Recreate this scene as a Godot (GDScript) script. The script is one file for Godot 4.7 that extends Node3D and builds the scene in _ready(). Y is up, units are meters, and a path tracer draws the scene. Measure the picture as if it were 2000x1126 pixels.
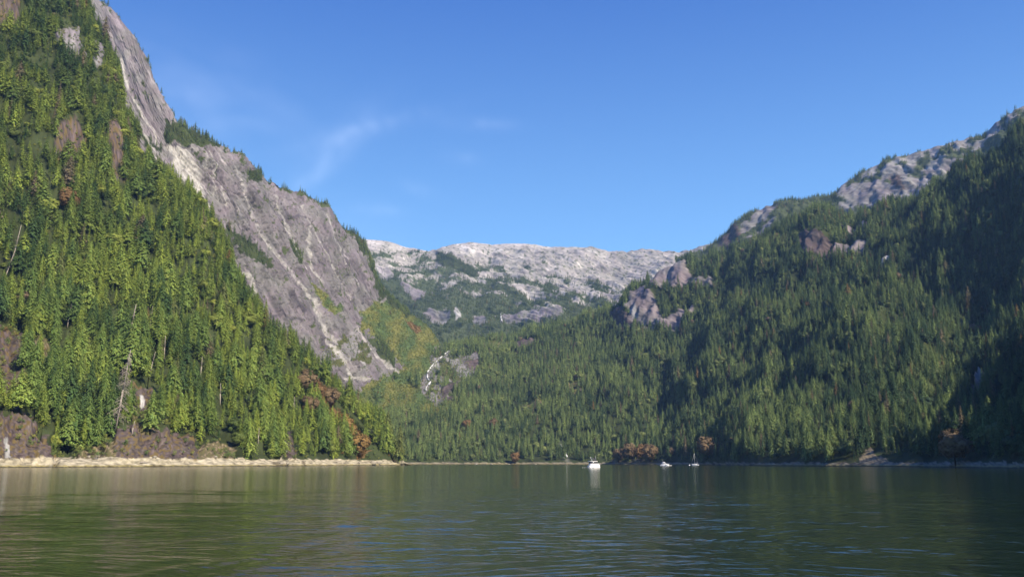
extends Node3D
# A fjord seen from a small boat: forested slopes, a granite wall, a far bowl of bare ridges, and dark green water.
# Bearings and heights of the place were read off the photograph as columns and rows of a 2000 x 1126 frame;
# at() turns a column, a row and a distance into a point of the world.

const EYE := Vector3(0, 2.6, 0)
const FOCAL := 1732.0
const PITCH := 0.1940
const SUN_AT := Vector3(0.57, 0.60, 0.56)

var cp := cos(PITCH)
var sp := sin(PITCH)
var rng := RandomNumberGenerator.new()
var n_big := FastNoiseLite.new()
var n_mid := FastNoiseLite.new()
var n_fine := FastNoiseLite.new()
var n_warp := FastNoiseLite.new()
var n_ridge := FastNoiseLite.new()
var names := {}
var M := {}
var leaf_tints: Array = []
var forests := {}

class Sheet:
	var id := ""
	var nu := 0
	var nv := 0
	var px0 := 0.0
	var px1 := 0.0
	var p := PackedVector3Array()      # points
	var n := PackedVector3Array()      # normals
	var q := PackedVector2Array()      # column and row of the undisplaced point
	var color := PackedColorArray()
	var wood := PackedFloat32Array()   # how densely conifers stand, 0 to 1
	var brush := PackedFloat32Array()  # how densely shrubs stand
	var patches: Array = []            # [polygon, bounds, kind]
	var streaks: Array = []            # [points, width, tone]

func _ready() -> void:
	setup_view()
	setup_noise()
	setup_materials()
	build_water()
	build_land()
	build_forests()
	build_streams()
	build_shore()
	build_boats()

# ---------------------------------------------------------------- view and light
func setup_view() -> void:
	var cam := Camera3D.new()
	cam.name = "camera"
	cam.fov = rad_to_deg(2.0 * atan(563.0 / FOCAL))
	cam.near = 0.5
	cam.far = 30000.0
	cam.position = EYE
	cam.rotation.x = PITCH
	add_child(cam)
	cam.current = true

	var env := Environment.new()
	env.background_mode = Environment.BG_SKY
	var sm := ProceduralSkyMaterial.new()
	sm.sky_top_color = Color(0.0, 0.045, 0.31).linear_to_srgb()
	sm.sky_horizon_color = Color(0.355, 0.76, 1.18).linear_to_srgb()
	sm.sky_curve = 0.2
	sm.ground_bottom_color = Color(0.02, 0.03, 0.025).linear_to_srgb()
	sm.ground_horizon_color = Color(0.05, 0.07, 0.08).linear_to_srgb()
	sm.sun_angle_max = 2.0
	sm.sky_cover = cirrus()
	var sky := Sky.new()
	sky.sky_material = sm
	env.sky = sky
	env.tonemap_mode = Environment.TONE_MAPPER_LINEAR
	env.tonemap_exposure = 1.6
	env.sdfgi_enabled = true
	env.ssao_enabled = true
	env.ssil_enabled = true
	env.fog_enabled = true
	env.fog_density = 0.000042
	env.fog_light_color = Color(0.62, 0.78, 1.0)
	var we := WorldEnvironment.new()
	we.name = "surroundings"
	we.environment = env
	add_child(we)

	var sun := DirectionalLight3D.new()
	sun.name = "sun"
	sun.light_energy = 1.6
	sun.light_color = Color(1.0, 0.95, 0.86)
	sun.light_angular_distance = 0.5
	sun.shadow_enabled = true
	add_child(sun)
	sun.look_at_from_position(SUN_AT * 100.0, Vector3.ZERO, Vector3.UP)

func cirrus() -> Texture2D:
	var w := 1024
	var h := 512
	var im := Image.create_empty(w, h, false, Image.FORMAT_RGBAF)
	var a := FastNoiseLite.new()
	a.seed = 5
	a.noise_type = FastNoiseLite.TYPE_SIMPLEX_SMOOTH
	a.fractal_octaves = 4
	a.frequency = 1.0
	var b := FastNoiseLite.new()
	b.seed = 9
	b.noise_type = FastNoiseLite.TYPE_SIMPLEX_SMOOTH
	b.fractal_octaves = 2
	b.frequency = 1.0
	# wisps: column, row, half length, half width, tilt, strength
	var wisps := [[655.0, 285.0, 90.0, 26.0, -0.75, 0.12], [615.0, 345.0, 60.0, 12.0, -0.6, 0.10], [720.0, 250.0, 120.0, 14.0, -0.25, 0.10], [940.0, 243.0, 55.0, 9.0, 0.05, 0.13], [905.0, 308.0, 30.0, 8.0, 0.1, 0.08], [740.0, 410.0, 40.0, 8.0, 0.05, 0.11], [815.0, 370.0, 35.0, 10.0, 0.3, 0.06], [400.0, 185.0, 170.0, 75.0, 0.3, 0.09]]
	for y in h:
		var el := (0.5 - (y + 0.5) / h) * PI
		if el < -0.05:
			continue
		for x in w:
			var az := (x + 0.5) / w * TAU
			var d := Vector3(sin(az) * cos(el), sin(el), -cos(az) * cos(el))
			var flat := d / (0.15 + maxf(d.y, 0.0))
			var v := 0.0
			# thin veils all over the sky, few and faint
			var veil := b.get_noise_3d(flat.x * 0.6, flat.z * 0.6, 3.0)
			if veil > 0.32:
				v += (veil - 0.32) * 0.08 * clampf(a.get_noise_3d(flat.x * 1.2, flat.z * 4.0, 1.0) + 0.6, 0.0, 1.0)
			if d.z < -0.4 and d.y < 0.6:
				var p := project(EYE + d * 1000.0)
				for k in wisps:
					var ox: float = p.x - k[0]
					var oy: float = p.y - k[1]
					var along: float = (ox * cos(k[4]) + oy * sin(k[4])) / k[2]
					var across: float = (-ox * sin(k[4]) + oy * cos(k[4])) / k[3]
					var e: float = along * along + across * across
					if e < 6.0:
						v += 0.95 * k[5] * exp(-e * 0.9) * clampf(0.55 + 0.9 * a.get_noise_3d(along * 1.2 + k[0], across * 1.6, 7.0), 0.0, 1.2)
			if v > 0.0:
				im.set_pixel(x, y, Color(1.0, 0.97, 0.9, v * 0.8))
	return ImageTexture.create_from_image(im)

func setup_noise() -> void:
	rng.seed = 71
	for k in [[n_big, 11, 4], [n_mid, 12, 4], [n_fine, 13, 3], [n_warp, 14, 3]]:
		var f: FastNoiseLite = k[0]
		f.seed = k[1]
		f.noise_type = FastNoiseLite.TYPE_SIMPLEX_SMOOTH
		f.fractal_type = FastNoiseLite.FRACTAL_FBM
		f.fractal_octaves = k[2]
		f.frequency = 1.0
	n_ridge.seed = 15
	n_ridge.noise_type = FastNoiseLite.TYPE_SIMPLEX_SMOOTH
	n_ridge.fractal_type = FastNoiseLite.FRACTAL_RIDGED
	n_ridge.fractal_octaves = 4
	n_ridge.frequency = 1.0

func plain(called: String, c: Color, rough := 0.7, spec := 0.4) -> StandardMaterial3D:
	var m := StandardMaterial3D.new()
	m.resource_name = called
	m.albedo_color = c.linear_to_srgb()
	m.roughness = rough
	m.metallic_specular = spec
	return m

func setup_materials() -> void:
	var g := plain("ground", Color.WHITE, 0.92, 0.25)
	g.vertex_color_use_as_albedo = true
	M.ground = g
	var l := plain("foliage", Color.WHITE, 0.8, 0.2)
	l.vertex_color_use_as_albedo = true
	l.cull_mode = BaseMaterial3D.CULL_DISABLED
	l.backlight_enabled = true
	l.backlight = Color(0.6, 0.6, 0.6)
	M.leaf = l
	M.bark = plain("bark", Color(0.11, 0.085, 0.065), 0.9, 0.2)
	M.dead = plain("weathered_wood", Color(0.36, 0.31, 0.26), 0.9, 0.2)
	M.white = plain("white_gelcoat", Color(0.8, 0.79, 0.77), 0.3, 0.5)
	M.glass = plain("dark_glass", Color(0.02, 0.022, 0.03), 0.1, 0.5)
	M.canvas = plain("dark_canvas", Color(0.05, 0.04, 0.055), 0.8, 0.2)
	M.metal = plain("rail_metal", Color(0.6, 0.6, 0.6), 0.3, 0.5)
	M.trim = plain("grey_trim", Color(0.35, 0.34, 0.33), 0.6, 0.3)
	M.foam = plain("white_water", Color(0.8, 0.8, 0.79), 0.9, 0.2)
	M.foam.vertex_color_use_as_albedo = true
	M.stone = plain("shore_stone", Color.WHITE, 0.9, 0.25)
	M.stone.vertex_color_use_as_albedo = true
	for c in [Color(0.31, 0.40, 0.095), Color(0.24, 0.33, 0.085), Color(0.19, 0.275, 0.075), Color(0.14, 0.215, 0.065), Color(0.09, 0.15, 0.055), Color(0.21, 0.24, 0.085)]:
		var m: StandardMaterial3D = l.duplicate()
		m.albedo_color = c.linear_to_srgb()
		leaf_tints.append(m)

# ---------------------------------------------------------------- helpers
func at(px: float, py: float, r: float) -> Vector3:
	var x := (px - 1000.0) / FOCAL
	var y := (563.0 - py) / FOCAL
	var d := Vector3(x, y * cp + sp, -cp + y * sp)
	return EYE + d * (r / sqrt(d.x * d.x + d.z * d.z))

func level(px: float, h: float, r: float) -> Vector3:
	var b := atan((px - 1000.0) / FOCAL / cp * 1.0)
	# small correction, since the camera looks up and h may lie well above the eye
	for k in 3:
		var v := Vector3(r * sin(b), h, -r * cos(b))
		b += (px - project(v).x) / FOCAL * 0.9
	return Vector3(r * sin(b), h, -r * cos(b))

func project(v: Vector3) -> Vector2:
	var d := v - EYE
	var depth := maxf(-d.z * cp + d.y * sp, 0.001)
	var up := d.y * cp + d.z * sp
	return Vector2(1000.0 + FOCAL * d.x / depth, 563.0 - FOCAL * up / depth)

func tab(a: Array, x: float) -> float:
	var last := a.size() - 2
	if x <= a[0]:
		return a[1]
	if x >= a[last]:
		return a[last + 1]
	var k := 0
	while a[k + 2] < x:
		k += 2
	var t: float = (x - a[k]) / (a[k + 2] - a[k])
	return lerpf(a[k + 1], a[k + 3], t)

func numbered(called: String) -> String:
	var n: int = names.get(called, -1) + 1
	names[called] = n
	return called if n == 0 else "%s_%03d" % [called, n]

func tag(o: Node, label := "", category := "", group := "", kind := "") -> void:
	if label: o.set_meta("label", label)
	if category: o.set_meta("category", category)
	if group: o.set_meta("group", group)
	if kind: o.set_meta("kind", kind)

func thing(called: String, where: Vector3, turn := 0.0) -> Node3D:
	var o := Node3D.new()
	o.name = numbered(called)
	add_child(o)
	o.position = where
	o.rotation.y = turn
	return o

func put(called: String, mesh: Mesh, m: Material, parent: Node = null) -> MeshInstance3D:
	var o := MeshInstance3D.new()
	o.mesh = mesh
	if m: o.material_override = m
	if parent:
		o.name = called
		parent.add_child(o, true)
	else:
		o.name = numbered(called)
		add_child(o)
	return o

func vary(k: float) -> float:
	return rng.randf_range(-k, k)

# ---------------------------------------------------------------- land
func make_sheet(id: String, px0: float, px1: float, nu: int, nv: int, lines: Array) -> Sheet:
	var s := Sheet.new()
	s.id = id
	s.nu = nu
	s.nv = nv
	s.px0 = px0
	s.px1 = px1
	s.p.resize(nu * nv)
	s.q.resize(nu * nv)
	s.n.resize(nu * nv)
	var nl := lines.size()
	var ts := PackedFloat32Array()
	for l in lines:
		ts.append(l.t)
	for i in nu:
		var px := lerpf(px0, px1, i / float(nu - 1))
		var c := PackedVector3Array()
		for l in lines:
			if l.has("py"):
				c.append(at(px, tab(l.py, px), tab(l.r, px)))
			elif l.has("h"):
				c.append(level(px, tab(l.h, px), tab(l.r, px)))
			else:
				var b: Vector3 = c[c.size() - 1]
				var flat := Vector3(b.x, 0, b.z).normalized()
				c.append(b + flat * float(l.back) + Vector3.DOWN * b.y * float(l.drop))
		var k := 0
		for j in nv:
			var t := j / float(nv - 1)
			while k < nl - 2 and t > ts[k + 1]:
				k += 1
			var dt := ts[k + 1] - ts[k]
			var f := (t - ts[k]) / dt
			var m0 := (c[k + 1] - c[k]) / dt if k == 0 else (c[k + 1] - c[k - 1]) / (ts[k + 1] - ts[k - 1])
			var m1 := (c[k + 1] - c[k]) / dt if k == nl - 2 else (c[k + 2] - c[k]) / (ts[k + 2] - ts[k])
			var f2 := f * f
			var f3 := f2 * f
			# half way between straight and smooth, so that uneven spacing does not overshoot
			var smooth := c[k] * (2 * f3 - 3 * f2 + 1) + m0 * dt * (f3 - 2 * f2 + f) + c[k + 1] * (3 * f2 - 2 * f3) + m1 * dt * (f3 - f2)
			var v := smooth.lerp(c[k].lerp(c[k + 1], f), 0.4)
			s.p[i * nv + j] = v
			s.q[i * nv + j] = project(v)
	return s

func normals(s: Sheet) -> void:
	var nv := s.nv
	for i in s.nu:
		var i0 := maxi(i - 1, 0) * nv
		var i1 := mini(i + 1, s.nu - 1) * nv
		for j in nv:
			var a := s.p[i1 + j] - s.p[i0 + j]
			var b := s.p[i * nv + mini(j + 1, nv - 1)] - s.p[i * nv + maxi(j - 1, 0)]
			s.n[i * nv + j] = a.cross(b).normalized()

func patch(s: Sheet, kind: String, xy: Array) -> void:
	var poly := PackedVector2Array()
	var box := Rect2(xy[0], xy[1], 0, 0)
	for k in xy.size() / 2:
		var v := Vector2(xy[2 * k], xy[2 * k + 1])
		poly.append(v)
		box = box.expand(v)
	s.patches.append([poly, box, kind, clampf(minf(box.size.x, box.size.y) / 90.0, 0.12, 1.0)])

func streak(s: Sheet, width: float, tone: float, xy: Array) -> void:
	var poly := PackedVector2Array()
	for k in xy.size() / 2:
		poly.append(Vector2(xy[2 * k], xy[2 * k + 1]))
	s.streaks.append([poly, width, tone])

func kind_at(s: Sheet, v: Vector2, w := Vector2.ZERO) -> String:
	for k in s.patches:
		var p: Vector2 = v + w * k[3]
		if k[1].has_point(p) and Geometry2D.is_point_in_polygon(p, k[0]):
			return k[2]
	return ""

func streak_at(s: Sheet, v: Vector2) -> float:
	var most := 0.0
	for k in s.streaks:
		var pts: PackedVector2Array = k[0]
		for i in pts.size() - 1:
			var a := pts[i]
			var b := pts[i + 1]
			if v.y < minf(a.y, b.y) - k[1] or v.y > maxf(a.y, b.y) + k[1] or v.x < minf(a.x, b.x) - k[1] or v.x > maxf(a.x, b.x) + k[1]:
				continue
			var d: float = Geometry2D.get_closest_point_to_segment(v, a, b).distance_to(v) / k[1]
			if d < 1.0 and absf(k[2]) * (1.0 - d * d) > absf(most):
				most = k[2] * (1.0 - d * d)
	return most

# height of the relief, along the surface's normal, in metres
func relief(s: Sheet, q: Vector2, v: Vector3, t: float, kind: String) -> float:
	var d := 0.0
	match s.id:
		"left":
			var grow := smoothstep(0.05, 0.2, t)
			d = 10.0 * n_big.get_noise_2d(q.x * 0.008, q.y * 0.006) * grow + 4.0 * n_mid.get_noise_2d(q.x * 0.03, q.y * 0.02) * grow
			if t < 0.16:
				d += (1.6 * n_mid.get_noise_3d(v.x * 0.05, v.y * 0.15, v.z * 0.05) + 0.7 * n_fine.get_noise_3d(v.x * 0.25, v.y * 0.3, v.z * 0.25)) * smoothstep(0.0, 0.02, t)
			if kind.begins_with("rock"):
				d += (2.0 + 3.0 * n_ridge.get_noise_2d(q.x * 0.05, q.y * 0.02)) * clampf(v.length() / 1000.0 - 0.2, 0.2, 1.2)
		"wall":
			var a := q.x - lerpf(0.36, 0.55, smoothstep(200.0, 420.0, q.y)) * q.y
			d = 9.0 * n_big.get_noise_2d(a * 0.010, q.y * 0.004) + 3.0 * n_ridge.get_noise_2d(a * 0.04, q.y * 0.006) + 1.0 * n_mid.get_noise_2d(a * 0.12, q.y * 0.012) + 0.7 * n_fine.get_noise_2d(a * 0.30, q.y * 0.03)
			var crack := absf(n_mid.get_noise_2d(a * 0.06 + 90.0, q.y * 0.02 + 30.0))
			d -= 5.0 * smoothstep(0.06, 0.0, crack)
			# ledges that cross the face
			# slabs lying on one another, with sharp edges
			var slab := n_mid.get_noise_2d(a * 0.030 + 40.0, q.y * 0.0035) * 4.0 + 0.35 * n_fine.get_noise_2d(a * 0.15, q.y * 0.05)
			d += 3.0 * (floorf(slab) + smoothstep(0.75, 1.0, slab - floorf(slab)))
			d *= lerpf(0.3, 1.0, smoothstep(290.0, 400.0, q.x))
		"bowl":
			d = 30.0 * n_big.get_noise_2d(q.x * 0.008, q.y * 0.012) + 14.0 * n_ridge.get_noise_2d((q.y * 1.7 - q.x * 0.45) * 0.03, q.x * 0.008) + 6.0 * n_mid.get_noise_2d((q.y * 1.7 - q.x * 0.45) * 0.07, q.x * 0.02) + 2.0 * n_fine.get_noise_2d(q.x * 0.2, q.y * 0.3)
			d *= smoothstep(470.0, 500.0, q.y) * 0.75 + 0.25
		"right":
			var grow2 := smoothstep(0.03, 0.3, t)
			var b := q.x + 0.45 * (q.y - 700.0)
			d = grow2 * (22.0 * n_big.get_noise_2d(b * 0.006, q.y * 0.003) + 15.0 * n_ridge.get_noise_2d(b * 0.010 + 5.0, q.y * 0.005) + 10.0 * n_mid.get_noise_2d(b * 0.03, q.y * 0.012)) * smoothstep(820.0, 1250.0, q.x)
			d += grow2 * 6.0 * n_mid.get_noise_2d(q.x * 0.03, q.y * 0.03)
			if kind.begins_with("rock"):
				d += (2.0 + 1.4 * n_ridge.get_noise_2d(q.x * 0.04, q.y * 0.01) + 1.0 * n_fine.get_noise_2d(q.x * 0.3, q.y * 0.2)) * clampf(v.length() / 1600.0 - 0.2, 0.1, 1.2)
			elif t < 0.1:
				d += 0.5 * n_fine.get_noise_3d(v.x * 0.2, v.y * 0.3, v.z * 0.2)
		"summit":
			d = 20.0 * n_big.get_noise_2d(q.x * 0.01, q.y * 0.01) + 12.0 * n_ridge.get_noise_2d((q.x - q.y * 0.3) * 0.02, q.y * 0.02) + 4.0 * n_mid.get_noise_2d(q.x * 0.09, q.y * 0.09)
			d *= 1.0 - 0.6 * smoothstep(0.7, 0.9, t)
	return d

func granite(s: Sheet, q: Vector2, purple: float, tone: float) -> Color:
	var a := q.x - 0.55 * q.y if s.id == "wall" else q.x + 0.12 * q.y
	var real := q
	if s.id == "bowl" or s.id == "summit":
		# ice-worn sheets that dip to the right
		a = q.y * 1.7 - q.x * 0.45
		q = Vector2(q.y * 2.0, q.x)
	var g := tone * (0.90 + 0.30 * n_mid.get_noise_2d(a * 0.05, q.y * 0.006) + 0.45 * n_fine.get_noise_2d(a * 0.22, q.y * 0.016) + 0.16 * n_fine.get_noise_2d(a * 0.6, q.y * 0.08) + 0.28 * n_big.get_noise_2d(q.x * 0.02 + 11.0, q.y * 0.02))
	var crack := absf(n_mid.get_noise_2d(a * 0.06 + 90.0, q.y * 0.02 + 30.0))
	if crack < 0.035:
		g *= 0.55 + 12.0 * crack
	var pale := n_big.get_noise_2d(a * 0.05 + 200.0, q.y * 0.012)
	if pale > 0.25:
		g *= 1.0 + (pale - 0.25) * 1.3
	var w := clampf(0.5 + 1.2 * n_big.get_noise_2d(q.x * 0.02, q.y * 0.02 + 70.0), 0.0, 1.0) * purple
	if s.id == "bowl" and n_fine.get_noise_2d(real.x * 0.09, real.y * 0.24) > 0.37:
		return Color(0.11, 0.125, 0.075)
	return Color(g * 1.03, g * lerpf(1.0, 0.90, w), g * lerpf(0.95, 0.97, w))

func cover(s: Sheet, i: int, t: float, kind: String, q: Vector2) -> void:
	var v := s.p[i]
	var floor_tone := 0.7 + 0.5 * n_mid.get_noise_3d(v.x * 0.02, v.y * 0.02, v.z * 0.02)
	var c := Color(0.062, 0.078, 0.03) * floor_tone
	var wood := 1.0
	var brush := 0.22 if s.id == "left" else 0.0
	var thin := n_big.get_noise_2d(q.x * 0.03, q.y * 0.03)
	match kind:
		"rock":
			c = granite(s, q, 1.0, 0.2)
			if s.id == "right": c = c * Color(1.05, 0.98, 0.93)
			wood = 0.0
		"rock_dark":
			c = granite(s, q, 0.8, 0.10) * Color(1.12, 0.94, 0.86)
			c = c * (0.7 + 0.9 * absf(n_fine.get_noise_2d(q.x * 0.35, q.y * 0.2)) + 0.35 * n_mid.get_noise_2d(q.x * 0.3, q.y * 0.12))
			if n_mid.get_noise_2d(q.x * 0.08 + 44.0, q.y * 0.1) > 0.18 and s.id == "left":
				c = Color(0.13, 0.095, 0.04)
				brush = 0.5
			wood = 0.0
		"tan_bank":
			c = Color(0.27, 0.215, 0.13) * (0.9 + 0.6 * n_fine.get_noise_2d(q.x * 0.3, q.y * 0.3) + 0.4 * n_mid.get_noise_2d(q.x * 0.15, q.y * 0.1))
			wood = 0.03
		"rock_white":
			c = granite(s, q, 0.1, 0.34)
			wood = 0.0
		"bare":
			c = Color(0.24, 0.19, 0.12) * (0.75 + 1.1 * n_fine.get_noise_2d(q.x * 0.3, q.y * 0.3))
			if n_mid.get_noise_2d(q.x * 0.12, q.y * 0.16 + 8.0) > 0.0: c = Color(0.11, 0.10, 0.045)
			brush = 0.7
			wood = 0.1
		"brush":
			var hue := n_mid.get_noise_2d(q.x * 0.025, q.y * 0.03)
			c = Color(0.17, 0.17, 0.05).lerp(Color(0.09, 0.13, 0.045), clampf(0.5 + hue * 1.6, 0.0, 1.0)) * (0.85 + 0.4 * n_fine.get_noise_2d(q.x * 0.3, q.y * 0.3))
			wood = 0.05
			brush = 1.0
		"orange":
			c = Color(0.17, 0.11, 0.05)
			wood = 0.05
			brush = 1.6
		"trees":
			wood = 1.0
		"few":
			c = granite(s, q, 0.7, 0.2)
			wood = 0.3 if thin > 0.0 else 0.06
			brush = 0.5
			if thin > 0.1: c = Color(0.08, 0.085, 0.035)
		_:
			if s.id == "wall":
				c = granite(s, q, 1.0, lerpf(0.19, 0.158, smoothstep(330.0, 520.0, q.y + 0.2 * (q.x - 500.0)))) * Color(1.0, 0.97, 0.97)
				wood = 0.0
				var ledge := n_mid.get_noise_2d(q.x * 0.011 + 3.0, (q.y - 0.5 * q.x) * 0.028)
				if n_mid.get_noise_2d((q.x - 0.55 * q.y) * 0.07 + 9.0, q.y * 0.022) > 0.5 or absf(ledge - 0.12) < 0.022 and n_fine.get_noise_2d(q.x * 0.05, q.y * 0.05) > 0.02 or t > 0.90 and n_fine.get_noise_2d(q.x * 0.06, 2.0) > -0.12:
					c = Color(0.07, 0.085, 0.035)
					wood = 0.3
					brush = 0.35
			elif s.id == "bowl":
				var edge := tab([600, 470, 720, 492, 850, 494, 900, 512, 1000, 522, 1100, 540, 1200, 562, 1300, 580], q.x)
				var bare := 0.42 - (q.y - edge) / 90.0 + 1.15 * n_mid.get_noise_2d(q.x * 0.014 + q.y * 0.02, q.y * 0.05 - q.x * 0.006) + 0.45 * n_fine.get_noise_2d(q.x * 0.1, q.y * 0.2)
				if q.y < 490.0 and q.x > 716.0: bare += 0.5
				c = granite(s, q, 0.35, 0.32 + 0.14 * smoothstep(503.0, 480.0, q.y + absf(q.x - 930.0) * 0.04)) * Color(1.03, 1.0, 0.95)
				c = c.lerp(Color(0.075, 0.095, 0.05), smoothstep(0.12, -0.02, bare))
				wood = smoothstep(0.1, -0.1, bare)
			elif s.id == "summit":
				var bare2 := 0.1 + 1.6 * n_mid.get_noise_2d(q.x * 0.022, q.y * 0.03 + q.x * 0.012)
				if q.x < 1640.0 or q.x > 1900.0 and q.y > tab([1900, 300, 2000, 225, 2300, 90], q.x): bare2 = -1.0
				c = granite(s, q, 0.5, 0.25).lerp(Color(0.07, 0.085, 0.04), smoothstep(0.15, -0.1, bare2))
				wood = smoothstep(0.05, -0.2, bare2)
	var st := streak_at(s, q)
	if st > 0.0:
		c = c.lerp(Color(0.56, 0.53, 0.48) * (0.8 + 0.5 * n_fine.get_noise_2d(q.x * 0.5, q.y * 0.2)), clampf(st * (0.9 + 0.8 * n_mid.get_noise_2d(q.x * 0.15, q.y * 0.06)), 0.0, 1.0))
		wood *= 1.0 - clampf(st * 1.5, 0.0, 1.0)
		brush *= 1.0 - clampf(st * 1.5, 0.0, 1.0)
	elif st < 0.0:
		c = c.lerp(Color(0.05, 0.045, 0.05), clampf(-st, 0.0, 1.0))
	# the shore: pale stone between the tide lines
	if s.id == "left" or s.id == "right":
		var high := 5.5 if s.id == "left" else 2.8
		if v.y < high + 2.0 * n_mid.get_noise_3d(v.x * 0.06, 0.0, v.z * 0.06):
			var stain := n_fine.get_noise_3d(v.x * 0.12, v.y * 0.5, v.z * 0.12)
			c = Color(0.34, 0.30, 0.215) * (1.0 if s.id == "left" else 0.6) * (1.0 + 0.9 * stain + 0.4 * n_mid.get_noise_2d(q.x * 0.05, q.y * 0.3))
			if v.y < 1.2: c = Color(0.26, 0.22, 0.10) * (1.0 + 0.5 * stain)
			if v.y < 0.5: c = Color(0.07, 0.06, 0.04)
			if n_mid.get_noise_3d(v.x * 0.03, v.y * 0.1, v.z * 0.03 + 50.0) > 0.38: c = c * Color(0.5, 0.48, 0.45)
			wood = 0.0
			brush = 0.0
		elif v.y < high + 2.5:
			wood *= 0.35
	c.a = 1.0
	s.color[i] = c
	s.wood[i] = wood
	s.brush[i] = brush

func finish_sheet(s: Sheet, called: String, label: String) -> void:
	normals(s)
	var count := s.nu * s.nv
	s.color.resize(count)
	s.wood.resize(count)
	s.brush.resize(count)
	var kinds := []
	kinds.resize(count)
	var moved := PackedVector3Array()
	moved.resize(count)
	for i in s.nu:
		for j in s.nv:
			var k := i * s.nv + j
			var q := s.q[k]
			var w := Vector2(n_warp.get_noise_2d(q.x * 0.045, q.y * 0.045), n_warp.get_noise_2d(q.x * 0.045 + 70.0, q.y * 0.045)) * 13.0 + Vector2(n_warp.get_noise_2d(q.x * 0.25, q.y * 0.25), n_warp.get_noise_2d(q.x * 0.25 + 30.0, q.y * 0.25)) * 4.0
			var t := j / float(s.nv - 1)
			kinds[k] = kind_at(s, q, w)
			moved[k] = s.p[k] + s.n[k] * relief(s, q, s.p[k], t, kinds[k])
			s.q[k] = q + w * 0.35
	s.p = moved
	normals(s)
	for i in s.nu:
		for j in s.nv:
			var k := i * s.nv + j
			cover(s, k, j / float(s.nv - 1), kinds[k], s.q[k])
	var index := PackedInt32Array()
	index.resize((s.nu - 1) * (s.nv - 1) * 6)
	var at_ := 0
	for i in s.nu - 1:
		for j in s.nv - 1:
			var a := i * s.nv + j
			var b := a + s.nv
			for k in [a, a + 1, b, b, a + 1, b + 1]:
				index[at_] = k
				at_ += 1
	var arrays := []
	arrays.resize(Mesh.ARRAY_MAX)
	arrays[Mesh.ARRAY_VERTEX] = s.p
	arrays[Mesh.ARRAY_NORMAL] = s.n
	arrays[Mesh.ARRAY_COLOR] = s.color
	arrays[Mesh.ARRAY_INDEX] = index
	var mesh := ArrayMesh.new()
	mesh.add_surface_from_arrays(Mesh.PRIMITIVE_TRIANGLES, arrays)
	var o := put(called, mesh, M.ground)
	tag(o, label, "", "", "structure")

var left: Sheet
var wall: Sheet
var bowl: Sheet
var right: Sheet
var summit: Sheet

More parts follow.
